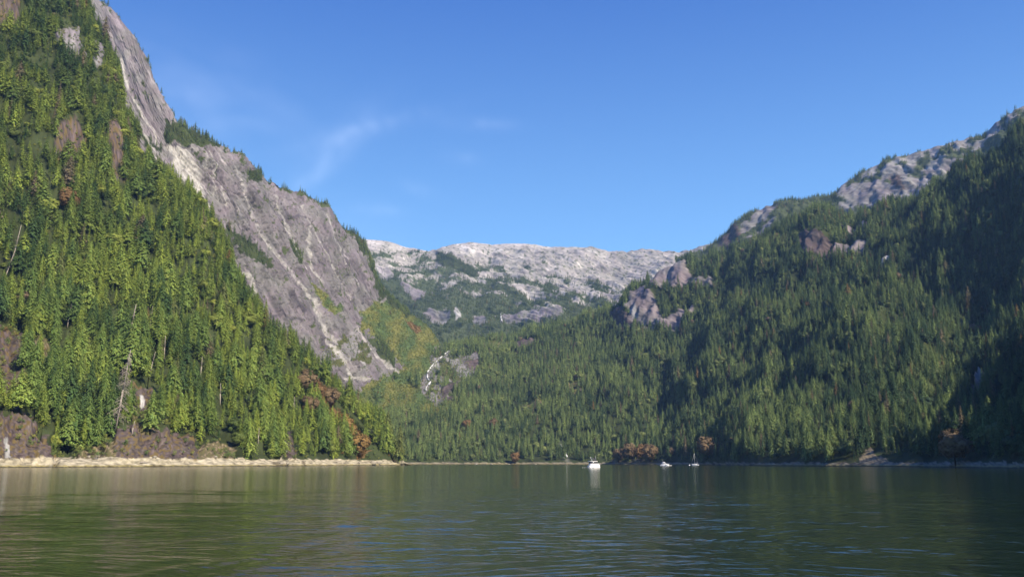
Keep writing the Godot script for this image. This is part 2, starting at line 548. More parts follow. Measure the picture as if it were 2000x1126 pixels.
func build_land() -> void:
	left = make_sheet("left", -420, 806, 420, 250, [
		{"t": 0.0, "h": [0, -2.0], "r": [-420, 440, 0, 560, 100, 565, 280, 600, 450, 650, 560, 720, 700, 880, 780, 985, 806, 1030]},
		{"t": 0.07, "h": [-420, 5.0, 0, 4.8, 96, 4.6, 102, 0.4, 108, 0.6, 118, 5.0, 440, 4.6, 456, 2.0, 540, 1.6, 556, 3.4, 700, 3.2, 780, 2.2, 806, -1.0], "r": [-420, 452, 0, 572, 100, 577, 280, 612, 450, 664, 560, 736, 700, 896, 780, 1000, 806, 1035]},
		{"t": 0.2, "py": [-420, 800, 0, 812, 90, 838, 130, 872, 200, 868, 235, 848, 340, 848, 385, 872, 560, 882, 700, 892, 780, 902, 806, 908], "r": [-420, 480, 0, 600, 90, 604, 130, 620, 200, 622, 280, 640, 385, 680, 450, 700, 560, 775, 700, 915, 780, 1005, 806, 1040]},
		{"t": 0.55, "py": [-420, 560, 0, 580, 200, 590, 300, 612, 400, 664, 480, 718, 560, 775, 680, 838, 780, 899, 806, 908], "r": [-420, 760, 0, 850, 200, 860, 300, 850, 400, 855, 480, 880, 560, 905, 680, 965, 780, 1015, 806, 1045]},
		{"t": 0.92, "py": [-420, -430, 0, -160, 120, -70, 165, 10, 200, 84, 225, 146, 238, 196, 255, 258, 285, 330, 330, 374, 372, 397, 400, 425, 430, 495, 455, 550, 480, 608, 520, 655, 560, 680, 620, 730, 680, 792, 720, 835, 760, 885, 780, 903, 806, 908], "r": [-420, 1500, 0, 1480, 120, 1420, 200, 1350, 255, 1250, 330, 1150, 400, 1080, 480, 1020, 560, 990, 680, 1000, 780, 1025, 806, 1050]},
		{"t": 1.0, "back": 320.0, "drop": 0.3}])
	patch(left, "rock_dark", [-20, -20, 30, -10, 40, 30, 25, 55, 8, 52, -20, 40])
	patch(left, "rock", [100, 72, 128, 60, 150, 64, 166, 108, 144, 122, 118, 100])
	patch(left, "rock", [172, 78, 192, 76, 206, 104, 200, 136, 182, 132])
	patch(left, "rock_dark", [114, 236, 132, 226, 152, 230, 166, 270, 168, 324, 134, 318, 108, 314, 106, 272])
	patch(left, "rock_white", [106, 300, 130, 312, 132, 324, 108, 318])
	patch(left, "rock_dark", [204, 236, 226, 232, 240, 300, 244, 350, 216, 354, 206, 300])
	patch(left, "rock_dark", [256, 262, 266, 262, 284, 334, 270, 340])
	patch(left, "rock_dark", [-40, 640, 20, 640, 52, 652, 42, 700, 58, 760, 34, 800, -40, 790])
	patch(left, "rock_white", [7, 858, 14, 854, 20, 893, 10, 894])
	patch(left, "rock_dark", [-420, 806, 0, 818, 58, 818, 98, 850, 112, 900, -420, 900])
	patch(left, "rock_white", [272, 770, 281, 770, 284, 790, 274, 790])
	patch(left, "rock_dark", [252, 752, 296, 752, 300, 796, 258, 796])
	patch(left, "bare", [246, 806, 298, 802, 312, 836, 300, 852, 258, 846])
	patch(left, "rock_dark", [226, 852, 262, 842, 310, 846, 352, 840, 376, 860, 386, 900, 222, 900])
	patch(left, "bare", [150, 876, 226, 866, 226, 900, 146, 900])
	patch(left, "bare", [386, 876, 452, 872, 452, 900, 386, 900])
	patch(left, "bare", [60, 650, 100, 660, 96, 700, 70, 690])
	patch(left, "rock_white", [552, 858, 558, 858, 560, 890, 555, 890])
	patch(left, "rock_dark", [544, 848, 572, 846, 576, 897, 548, 897])
	patch(left, "orange", [582, 720, 600, 726, 640, 776, 668, 808, 700, 850, 716, 892, 698, 894, 684, 846, 646, 818, 612, 800, 596, 770])
	finish_sheet(left, "hillside", "steep slope covered in bright green conifers on the left shore")

	wall = make_sheet("wall", 120, 900, 520, 400, [
		{"t": 0.0, "py": [120, 300, 200, 330, 260, 430, 330, 490, 400, 620, 450, 700, 520, 730, 600, 765, 680, 790, 720, 800, 760, 800, 800, 790, 840, 780, 900, 760], "r": [120, 1700, 260, 1600, 330, 1560, 450, 1600, 600, 1750, 680, 1830, 760, 1900, 840, 2050, 900, 2150]},
		{"t": 0.28, "py": [120, 190, 200, 240, 260, 315, 330, 390, 400, 500, 450, 570, 520, 610, 600, 660, 680, 705, 720, 728, 770, 722, 800, 718, 840, 722, 900, 735], "r": [120, 1820, 260, 1700, 330, 1620, 450, 1660, 600, 1830, 680, 1950, 760, 2100, 840, 2250, 900, 2300]},
		{"t": 0.60, "py": [120, 60, 200, 130, 260, 190, 330, 300, 400, 390, 450, 440, 520, 490, 600, 540, 680, 590, 720, 620, 770, 650, 800, 665, 840, 690, 900, 725], "r": [120, 1960, 260, 1830, 330, 1720, 450, 1770, 600, 2000, 680, 2150, 760, 2280, 840, 2400, 900, 2450]},
		{"t": 0.94, "py": [120, -70, 170, -12, 215, 20, 240, 50, 262, 80, 285, 116, 300, 160, 325, 205, 345, 242, 380, 260, 430, 286, 470, 302, 500, 332, 525, 350, 560, 366, 600, 384, 640, 401, 655, 418, 670, 438, 690, 452, 715, 474, 730, 512, 745, 562, 770, 588, 800, 610, 830, 640, 855, 668, 900, 715], "r": [120, 2100, 260, 1980, 345, 1850, 450, 1950, 600, 2250, 655, 2350, 700, 2430, 745, 2450, 800, 2550, 900, 2600]},
		{"t": 1.0, "back": 400.0, "drop": 0.25}])
	patch(wall, "trees", [340, 236, 372, 240, 432, 274, 440, 284, 400, 286, 360, 284, 332, 270])
	patch(wall, "trees", [322, 226, 348, 250, 332, 286, 318, 270])
	patch(wall, "trees", [436, 440, 470, 456, 500, 480, 530, 506, 538, 520, 506, 516, 466, 488, 440, 466])
	patch(wall, "trees", [564, 468, 584, 470, 596, 500, 600, 522, 582, 512, 568, 490])
	patch(wall, "brush", [604, 552, 630, 566, 668, 604, 652, 616, 626, 596, 610, 574])
	patch(wall, "trees", [480, 334, 508, 330, 514, 352, 484, 354])
	patch(wall, "trees", [250, 232, 262, 240, 296, 276, 316, 300, 300, 296, 268, 262])
	patch(wall, "few", [430, 500, 470, 530, 500, 600, 480, 620, 440, 560])
	patch(wall, "trees", [684, 430, 720, 452, 742, 480, 764, 560, 744, 586, 732, 540, 716, 500, 694, 462])
	patch(wall, "trees", [742, 560, 770, 560, 800, 590, 820, 624, 790, 612, 760, 592])
	patch(wall, "orange", [790, 624, 808, 630, 826, 644, 816, 650, 800, 640])
	patch(wall, "trees", [720, 662, 744, 660, 772, 694, 772, 720, 754, 712])
	patch(wall, "brush", [738, 584, 800, 606, 860, 650, 846, 700, 790, 716, 760, 680, 736, 660, 700, 640, 712, 604])
	patch(wall, "few", [626, 690, 650, 664, 692, 648, 716, 690, 724, 720, 690, 700, 660, 716])
	patch(wall, "brush", [690, 766, 736, 744, 776, 726, 820, 704, 910, 690, 910, 820, 660, 820])
	for k in [[9.0, 0.95, [330, 286, 344, 300, 352, 330, 362, 346]], [14.0, 0.85, [352, 292, 368, 318, 380, 346, 386, 376]], [4.0, 0.8, [386, 376, 402, 400, 418, 428]], [5.0, 0.9, [238, 118, 244, 150, 248, 172]], [3.0, 0.6, [258, 190, 276, 222, 296, 252, 312, 290]], [3.0, 0.6, [282, 262, 300, 300, 316, 330]],
			[2.0, 0.5, [412, 292, 422, 350, 440, 400]], [2.0, 0.4, [396, 300, 408, 340, 418, 380]], [4.0, 0.5, [505, 436, 520, 466, 546, 500, 572, 536, 596, 566, 612, 590]], [5.0, 0.6, [612, 590, 626, 622, 640, 650, 656, 664]], [3.0, 0.5, [606, 440, 604, 480, 612, 520, 630, 550]], [5.0, 0.65, [480, 532, 496, 546, 500, 576, 516, 600]],
			[3.0, 0.6, [560, 440, 590, 500, 610, 540]], [5.0, 0.75, [640, 664, 660, 684, 680, 716, 690, 736]], [3.0, 0.7, [692, 640, 704, 660, 726, 690, 750, 712, 772, 728]], [6.0, 0.5, [740, 700, 760, 716, 774, 728]], [3.0, 0.6, [676, 736, 700, 736, 724, 744]], [6.0, -0.8, [566, 574, 586, 600, 592, 606]], [4.0, -0.7, [536, 612, 560, 616, 590, 626]], [4.0, -0.75, [326, 282, 342, 284, 366, 288]], [3.0, -0.7, [236, 84, 252, 96, 262, 120]], [3.0, -0.6, [470, 428, 490, 414, 492, 380]], [3.0, -0.7, [260, 140, 272, 190, 280, 210]], [3.0, -0.55, [420, 330, 440, 380, 470, 430]], [4.0, -0.5, [520, 380, 560, 450, 590, 500]], [3.0, -0.6, [560, 400, 570, 420, 600, 424]], [5.0, -0.45, [600, 600, 630, 660, 650, 700]], [4.0, -0.5, [660, 470, 690, 540, 710, 590]], [3.0, -0.5, [450, 470, 480, 540, 520, 600]], [4.0, -0.5, [520, 560, 560, 620, 580, 660]], [2.0, 0.55, [640, 420, 660, 480, 700, 560]], [2.0, 0.5, [540, 380, 556, 420, 580, 470]], [2.0, 0.5, [460, 330, 476, 380, 500, 430]], [2.0, 0.45, [590, 400, 640, 500, 690, 590]]]:
		streak(wall, k[0], k[1], k[2])
	finish_sheet(wall, "cliff", "huge grey granite wall with pale streaks behind the left slope")

	bowl = make_sheet("bowl", 600, 1480, 380, 240, [
		{"t": 0.0, "py": [600, 720, 860, 715, 1100, 690, 1480, 620], "r": [600, 2750]},
		{"t": 0.3, "py": [600, 640, 800, 634, 1000, 622, 1200, 600, 1480, 560], "r": [600, 3300]},
		{"t": 0.62, "py": [600, 560, 800, 560, 1000, 552, 1200, 548, 1480, 520], "r": [600, 4000]},
		{"t": 0.94, "py": [600, 484, 650, 474, 690, 464, 725, 468, 760, 472, 800, 482, 835, 490, 852, 490, 862, 484, 885, 476, 915, 472, 960, 478, 1000, 476, 1060, 480, 1150, 487, 1200, 491, 1260, 490, 1310, 494, 1345, 492, 1380, 480, 1420, 463, 1480, 448], "r": [600, 4700, 1000, 5000, 1480, 4800]},
		{"t": 1.0, "back": 900.0, "drop": 0.12}])
	patch(bowl, "rock", [826, 610, 850, 606, 880, 614, 876, 632, 840, 632])
	patch(bowl, "rock_white", [884, 602, 896, 604, 900, 624, 890, 630])
	patch(bowl, "rock", [926, 618, 944, 612, 950, 640, 920, 640])
	patch(bowl, "rock", [980, 612, 1050, 606, 1100, 602, 1098, 618, 1030, 632, 978, 636])
	patch(bowl, "rock", [738, 530, 760, 526, 770, 548, 760, 556, 744, 548])
	patch(bowl, "rock", [780, 560, 830, 568, 832, 584, 800, 582])
	patch(bowl, "trees", [852, 498, 880, 500, 926, 520, 940, 540, 900, 536, 856, 520])
	finish_sheet(bowl, "mountain", "far pale granite ridge above blue hazy forest at the valley head")

	right = make_sheet("right", 540, 2500, 640, 270, [
		{"t": 0.0, "h": [0, -1.5], "r": [540, 1500, 790, 1480, 1000, 1560, 1200, 1480, 1300, 1330, 1400, 1130, 1480, 900, 1600, 770, 1800, 650, 1920, 545, 2000, 480, 2500, 300]},
		{"t": 0.05, "h": [540, 3.2, 1370, 3.0, 1390, 0.6, 1460, 0.8, 1490, 3.0, 1800, 3.0, 1815, 0.3, 2500, 0.3], "r": [540, 1520, 790, 1500, 1000, 1580, 1200, 1500, 1300, 1350, 1400, 1140, 1480, 910, 1600, 780, 1800, 658, 1920, 551, 2000, 486, 2500, 306]},
		{"t": 0.3, "py": [540, 820, 700, 815, 830, 800, 1000, 795, 1300, 785, 1500, 780, 1700, 776, 1900, 788, 1980, 786, 2040, 770, 2090, 720, 2160, 690, 2500, 690], "r": [540, 1780, 700, 1800, 830, 1900, 1000, 1900, 1300, 1680, 1500, 1280, 1700, 1040, 1900, 970, 1980, 890, 2040, 780, 2090, 640, 2160, 540, 2500, 420]},
		{"t": 0.6, "py": [540, 800, 700, 775, 830, 738, 1000, 710, 1150, 680, 1300, 650, 1500, 606, 1700, 576, 1900, 590, 2100, 560, 2500, 600], "r": [540, 1900, 700, 2000, 830, 2150, 1000, 2250, 1150, 2200, 1300, 2050, 1500, 1750, 1700, 1500, 1900, 1380, 2100, 1150, 2500, 800]},
		{"t": 0.93, "py": [540, 790, 700, 760, 780, 730, 830, 700, 860, 682, 900, 674, 950, 667, 1000, 659, 1100, 631, 1170, 609, 1200, 597, 1240, 566, 1290, 541, 1370, 510, 1400, 496, 1460, 480, 1520, 452, 1600, 424, 1690, 414, 1780, 390, 1850, 362, 1900, 324, 1950, 292, 2000, 257, 2100, 240, 2300, 330, 2500, 420], "r": [540, 2000, 830, 2450, 1000, 2600, 1200, 2450, 1300, 2400, 1500, 2250, 1700, 2100, 1900, 1900, 2100, 1750, 2500, 1500]},
		{"t": 1.0, "back": 420.0, "drop": 0.25}])
	for k in [["rock", [1268, 546, 1284, 528, 1310, 520, 1346, 522, 1352, 548, 1384, 538, 1398, 556, 1376, 560, 1350, 558, 1322, 566, 1290, 572, 1274, 566]], ["rock_white", [1238, 614, 1250, 606, 1256, 632, 1244, 632]], ["rock", [1240, 582, 1254, 564, 1270, 566, 1282, 592, 1298, 622, 1312, 648, 1270, 646, 1236, 640, 1232, 604]], ["rock_dark", [1190, 610, 1204, 602, 1220, 606, 1238, 628, 1240, 652, 1214, 656, 1194, 630]], ["rock", [1300, 636, 1330, 606, 1356, 598, 1358, 608, 1336, 630, 1310, 652]],
			["rock", [1630, 476, 1690, 468, 1684, 486, 1650, 504, 1636, 494]], ["rock", [1640, 436, 1700, 429, 1704, 440, 1660, 447]], ["rock_dark", [1556, 462, 1606, 460, 1640, 482, 1642, 512, 1572, 508]], ["rock_white", [1722, 506, 1740, 498, 1736, 526, 1718, 526]], ["rock", [1738, 498, 1752, 498, 1742, 520, 1734, 524]], ["rock", [1904, 772, 1930, 756, 1952, 752, 1950, 786, 1932, 810, 1918, 800]], ["tan_bank", [1678, 902, 1688, 886, 1698, 878, 1706, 882, 1712, 892, 1724, 890, 1738, 900, 1742, 912, 1672, 912]], ["tan_bank", [1584, 868, 1600, 866, 1598, 872, 1586, 873]],  # rock_dark here paints in the shade on a cliff face turned left
			["bare", [1108, 754, 1130, 746, 1142, 766, 1112, 772]], ["bare", [1008, 804, 1030, 796, 1068, 788, 1074, 793, 1034, 806, 1012, 810]], ["bare", [1178, 780, 1196, 778, 1194, 784, 1180, 784]], ["bare", [1390, 822, 1410, 818, 1412, 828, 1394, 832]], ["bare", [950, 672, 972, 668, 996, 666, 990, 676, 960, 680]], ["rock_dark", [1005, 668, 1046, 662, 1048, 676, 1012, 684]], ["rock_dark", [908, 706, 934, 702, 932, 726, 912, 724]], ["rock_dark", [858, 764, 880, 752, 898, 742, 892, 758, 868, 776]], ["rock_dark", [866, 778, 894, 772, 892, 780, 870, 784]], ["few", [820, 680, 880, 684, 870, 720, 860, 760, 888, 776, 858, 790, 820, 770, 824, 730]], ["few", [870, 700, 930, 690, 940, 726, 900, 746, 870, 744]],
			["brush", [640, 750, 790, 748, 840, 764, 884, 782, 870, 806, 760, 804, 700, 812, 640, 800]], ["bare", [1196, 896, 1300, 896, 1300, 904, 1196, 904]]]:
		patch(right, k[0], k[1])
	streak(right, 5.0, 0.3, [886, 684, 862, 697, 846, 714, 834, 734, 840, 745, 832, 762])
	streak(right, 7.0, 0.3, [1094, 868, 1108, 898])
	finish_sheet(right, "hillside", "broad dark green forested slope across the water on the right")

	summit = make_sheet("summit", 1320, 2500, 260, 150, [
		{"t": 0.0, "py": [1320, 580, 1500, 540, 1700, 490, 2000, 360, 2500, 40], "r": [1320, 2750]},
		{"t": 0.5, "py": [1320, 540, 1420, 500, 1500, 460, 1640, 430, 1700, 400, 1850, 350, 2000, 285, 2500, 330], "r": [1320, 2980]},
		{"t": 0.92, "py": [1320, 512, 1380, 494, 1410, 466, 1440, 436, 1470, 418, 1500, 406, 1530, 398, 1560, 395, 1600, 388, 1636, 384, 1650, 364, 1680, 340, 1720, 320, 1760, 307, 1800, 298, 1860, 288, 1900, 274, 1925, 266, 1940, 252, 1960, 240, 2000, 214, 2100, 190, 2500, 250], "r": [1320, 3200]},
		{"t": 1.0, "back": 600.0, "drop": 0.2}])
	patch(summit, "rock", [1444, 458, 1462, 430, 1492, 402, 1520, 404, 1512, 420, 1480, 440, 1456, 456])
	patch(summit, "rock", [1454, 470, 1480, 450, 1514, 430, 1514, 438, 1470, 468])
	patch(summit, "rock_dark", [1400, 480, 1420, 458, 1440, 440, 1448, 462, 1420, 482])
	patch(summit, "rock", [1644, 386, 1660, 364, 1690, 350, 1724, 352, 1752, 366, 1764, 384, 1700, 404, 1664, 400])
	patch(summit, "rock_dark", [1736, 346, 1760, 340, 1768, 376, 1752, 384])
	patch(summit, "rock", [1764, 352, 1800, 346, 1836, 322, 1900, 300, 1894, 312, 1830, 344, 1790, 376, 1768, 380])
	finish_sheet(summit, "mountain", "rocky summit ridge with grey cliffs behind the right hand slope")

func ground(s: Sheet, px: float, py: float) -> int:
	var best := 0
	var far := 1e9
	var c := int((px - s.px0) / (s.px1 - s.px0) * (s.nu - 1))
	for i in range(maxi(c - 4, 0), mini(c + 5, s.nu)):
		for j in int(s.nv * 0.94):
			var d := project(s.p[i * s.nv + j]).distance_squared_to(Vector2(px, py))
			if d < far:
				far = d
				best = i * s.nv + j
	return best

# ---------------------------------------------------------------- trees
# a crown of drooping sprays, one metre tall; each spray is a bent fan of leaf-sized faces
func crown_mesh(sd: int, sprays: int, faces: int, width: float, taper: float, droop: float, gap: float, start: float) -> ArrayMesh:
	var r := RandomNumberGenerator.new()
	r.seed = sd
	var v := PackedVector3Array()
	var n := PackedVector3Array()
	var c := PackedColorArray()
	var fine := 0.52 if sprays > 200 else 0.62 if sprays > 100 else 0.85
	var lean := Vector2(r.randf_range(-0.02, 0.02), r.randf_range(-0.02, 0.02))
	for k in sprays:
		var u := (k + r.randf()) / sprays
		var y := lerpf(start, 0.985, pow(u, 0.85))
		if r.randf() < gap and y < 0.85:
			continue
		var az := k * 2.39996 + r.randf_range(-0.6, 0.6)
		var reach := width * pow(1.0 - y, taper) * r.randf_range(0.6, 1.2) + 0.012
		if y < start + 0.12:
			reach *= r.randf_range(0.5, 1.0)
		var out := Vector3(cos(az), 0, sin(az))
		var side := Vector3(-out.z, 0, out.x)
		var root := Vector3(lean.x * y, y + reach * 0.25, lean.y * y)
		var tone := r.randf_range(0.62, 1.0)
		var yel := r.randf_range(0.9, 1.12)
		var tint := Color(tone * yel, tone, tone * r.randf_range(0.8, 1.1))
		for f in faces:
			var t := (f + r.randf()) / faces
			var mid := root + out * reach * t + Vector3.DOWN * reach * (droop * t * t + 0.05 * r.randf())
			mid += Vector3(r.randf_range(-1, 1), r.randf_range(-1, 1), r.randf_range(-1, 1)) * reach * 0.09
			var w := reach * (0.40 - 0.24 * t) * r.randf_range(0.5, 1.25) * fine
			var l := reach * r.randf_range(0.25, 0.5) * fine
			var sgn := -1.0 if f % 2 == 0 else 1.0
			# needles hang in shingles from the spine of the spray
			var a := mid - out * l * 0.15 - side * sgn * w * 0.35 + Vector3.UP * l * 0.1
			var b := mid + side * sgn * w - out * w * 0.15 + Vector3.DOWN * w * r.randf_range(0.2, 0.9)
			var d := mid + out * l * 0.4 + Vector3.DOWN * l * r.randf_range(0.45, 1.1) + side * w * r.randf_range(-0.4, 0.4)
			var ft := r.randf_range(0.8, 1.2)
			tint = Color(tone * yel * ft, tone * ft, tone * ft * r.randf_range(0.7, 1.1))
			var nn := (out * 0.75 + Vector3.UP * 0.55 + side * sgn * 0.35 + Vector3(r.randf_range(-0.3, 0.3), r.randf_range(-0.3, 0.3), r.randf_range(-0.3, 0.3))).normalized()
			v.append_array([a, b, d] if (b - a).cross(d - a).dot(nn) < 0.0 else [a, d, b])
			n.append_array([nn, nn, nn])
			c.append_array([tint, tint, tint])
	return surface(v, n, c)

func surface(v: PackedVector3Array, n: PackedVector3Array, c: PackedColorArray) -> ArrayMesh:
	var arrays := []
	arrays.resize(Mesh.ARRAY_MAX)
	arrays[Mesh.ARRAY_VERTEX] = v
	arrays[Mesh.ARRAY_NORMAL] = n
	arrays[Mesh.ARRAY_COLOR] = c
	var m := ArrayMesh.new()
	m.add_surface_from_arrays(Mesh.PRIMITIVE_TRIANGLES, arrays)
	return m

func round_crown(sd: int, clumps: int, faces: int) -> ArrayMesh:
	var r := RandomNumberGenerator.new()
	r.seed = sd
	var v := PackedVector3Array()
	var n := PackedVector3Array()
	var c := PackedColorArray()
	for k in clumps:
		var d := Vector3(r.randfn(), r.randfn() * 0.9, r.randfn()).normalized()
		var at_ := Vector3(0, 0.58, 0) + Vector3(d.x * 0.36, d.y * 0.36, d.z * 0.36) * pow(r.randf(), 0.35)
		var size := r.randf_range(0.09, 0.17)
		var tone := r.randf_range(0.65, 1.3)
		for f in faces:
			var e := Vector3(r.randfn(), r.randfn(), r.randfn()).normalized()
			var p := at_ + e * size * r.randf_range(0.5, 1.0)
			var nn := (e + d * 0.8 + Vector3.UP * 0.3).normalized()
			var a := nn.cross(Vector3(r.randfn(), r.randfn(), r.randfn())).normalized() * size * 0.30
			var b := nn.cross(a.normalized()) * size * 0.30
			var tt := tone * r.randf_range(0.85, 1.15)
			var tri := [p - a, p + a * 0.6 - b, p + b]
			if (tri[1] - tri[0]).cross(tri[2] - tri[0]).dot(nn) > 0.0: tri = [tri[0], tri[2], tri[1]]
			v.append_array(tri)
			n.append_array([nn, nn, nn])
			for z in 3: c.append(Color(tt, tt * r.randf_range(0.9, 1.05), tt))
	return surface(v, n, c)

func trunk_mesh(sides: int, height: float, thick: float) -> ArrayMesh:
	var v := PackedVector3Array()
	var n := PackedVector3Array()
	var c := PackedColorArray()
	for k in sides:
		var a := k * TAU / sides
		var b := (k + 1) * TAU / sides
		var va := Vector3(cos(a), 0, sin(a))
		var vb := Vector3(cos(b), 0, sin(b))
		var top := Vector3(0, height, 0)
		v.append_array([va * thick + Vector3.DOWN * 0.05, top + va * thick * 0.15, vb * thick + Vector3.DOWN * 0.05, vb * thick + Vector3.DOWN * 0.05, top + va * thick * 0.15, top + vb * thick * 0.15])
		n.append_array([va, va, vb, vb, va, vb])
		for z in 6: c.append(Color(1, 1, 1))
	return surface(v, n, c)

var crowns_near: Array = []
var crowns_mid: Array = []
var crowns_far: Array = []
var bushes: Array = []
var maples: Array = []
var trunk_near: ArrayMesh

func scatter(s: Sheet, area_each: float, hmin: float, hmax: float, sd: int) -> Array:
	var r := RandomNumberGenerator.new()
	r.seed = sd
	var out := []
	var nv := s.nv
	for i in s.nu - 1:
		for j in nv - 1:
			var k := i * nv + j
			var w := s.wood[k]
			if w <= 0.01:
				continue
			var a := s.p[k + nv] - s.p[k]
			var b := s.p[k + 1] - s.p[k]
			var area := a.cross(b)
			var want := absf(area.y) * 0.5 / area_each + area.length() * 0.5 / area_each
			want *= w * clampf(1.0 + 1.4 * n_fine.get_noise_3d(s.p[k].x * 0.02, s.p[k].y * 0.02, s.p[k].z * 0.02), 0.12, 1.7)
			if j > nv * 0.955: want *= 0.25
			var count := int(want) + (1 if r.randf() < want - int(want) else 0)
			for z in count:
				var v := s.p[k] + a * r.randf() + b * r.randf()
				var size := lerpf(hmin, hmax, pow(r.randf(), 1.25)) * (1.0 + 0.5 * n_mid.get_noise_3d(v.x * 0.012, v.y * 0.012, v.z * 0.012))
				out.append([v, size, s.q[k]])
	return out

func tree_color(s: Sheet, v: Vector3, q: Vector2, r: RandomNumberGenerator) -> Color:
	var z := n_mid.get_noise_3d(v.x * 0.008, v.y * 0.008, v.z * 0.008) + r.randfn() * 0.36
	var c: Color
	match s.id:
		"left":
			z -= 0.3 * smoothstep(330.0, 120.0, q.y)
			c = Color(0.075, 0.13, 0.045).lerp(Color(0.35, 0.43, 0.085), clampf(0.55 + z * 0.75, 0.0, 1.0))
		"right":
			z -= 0.22 * smoothstep(1500.0, 1850.0, q.x)  # foliage darkened towards the right: shade of that slope painted into its colour
			var sunny := clampf((1400.0 - q.x) / 500.0, 0.0, 1.0) * 0.3  # foliage brightened towards the left, sunlight painted into its colour
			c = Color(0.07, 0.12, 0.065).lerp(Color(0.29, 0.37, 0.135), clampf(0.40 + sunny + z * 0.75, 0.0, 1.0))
		"bowl":
			c = Color(0.07, 0.11, 0.055).lerp(Color(0.16, 0.2, 0.075), clampf(0.5 + z * 0.6, 0.0, 1.0))
		_:
			c = Color(0.08, 0.125, 0.05).lerp(Color(0.22, 0.28, 0.095), clampf(0.5 + z * 0.7, 0.0, 1.0))
	var odd := r.randf()
	if odd < 0.025: c = Color(0.24, 0.2, 0.13)
	elif odd < 0.032: c = Color(0.26, 0.18, 0.08)
	return c

func many(parent: Node3D, called: String, meshes: Array, mats: Array, items: Array, r: RandomNumberGenerator, slim := 1.0) -> void:
	var lots := []
	for m in meshes: lots.append([])
	for it in items: lots[r.randi() % meshes.size()].append(it)
	for k in meshes.size():
		if lots[k].is_empty(): continue
		var mm := MultiMesh.new()
		mm.transform_format = MultiMesh.TRANSFORM_3D
		mm.use_colors = true
		mm.mesh = meshes[k]
		mm.instance_count = lots[k].size()
		for i in lots[k].size():
			var it: Array = lots[k][i]
			var b := Basis(Vector3.UP, r.randf() * TAU) * Basis.from_scale(Vector3(it[1] * slim * it[4], it[1], it[1] * slim * it[4]))
			b = Basis(Vector3(r.randfn(), 0.001, r.randfn()).normalized(), r.randfn() * 0.03) * b
			mm.set_instance_transform(i, Transform3D(b, it[0]))
			mm.set_instance_color(i, it[3])
		var o := MultiMeshInstance3D.new()
		o.multimesh = mm
		o.material_override = mats[0]
		o.name = called
		parent.add_child(o, true)
		tag(o, "", "", "", "stuff")

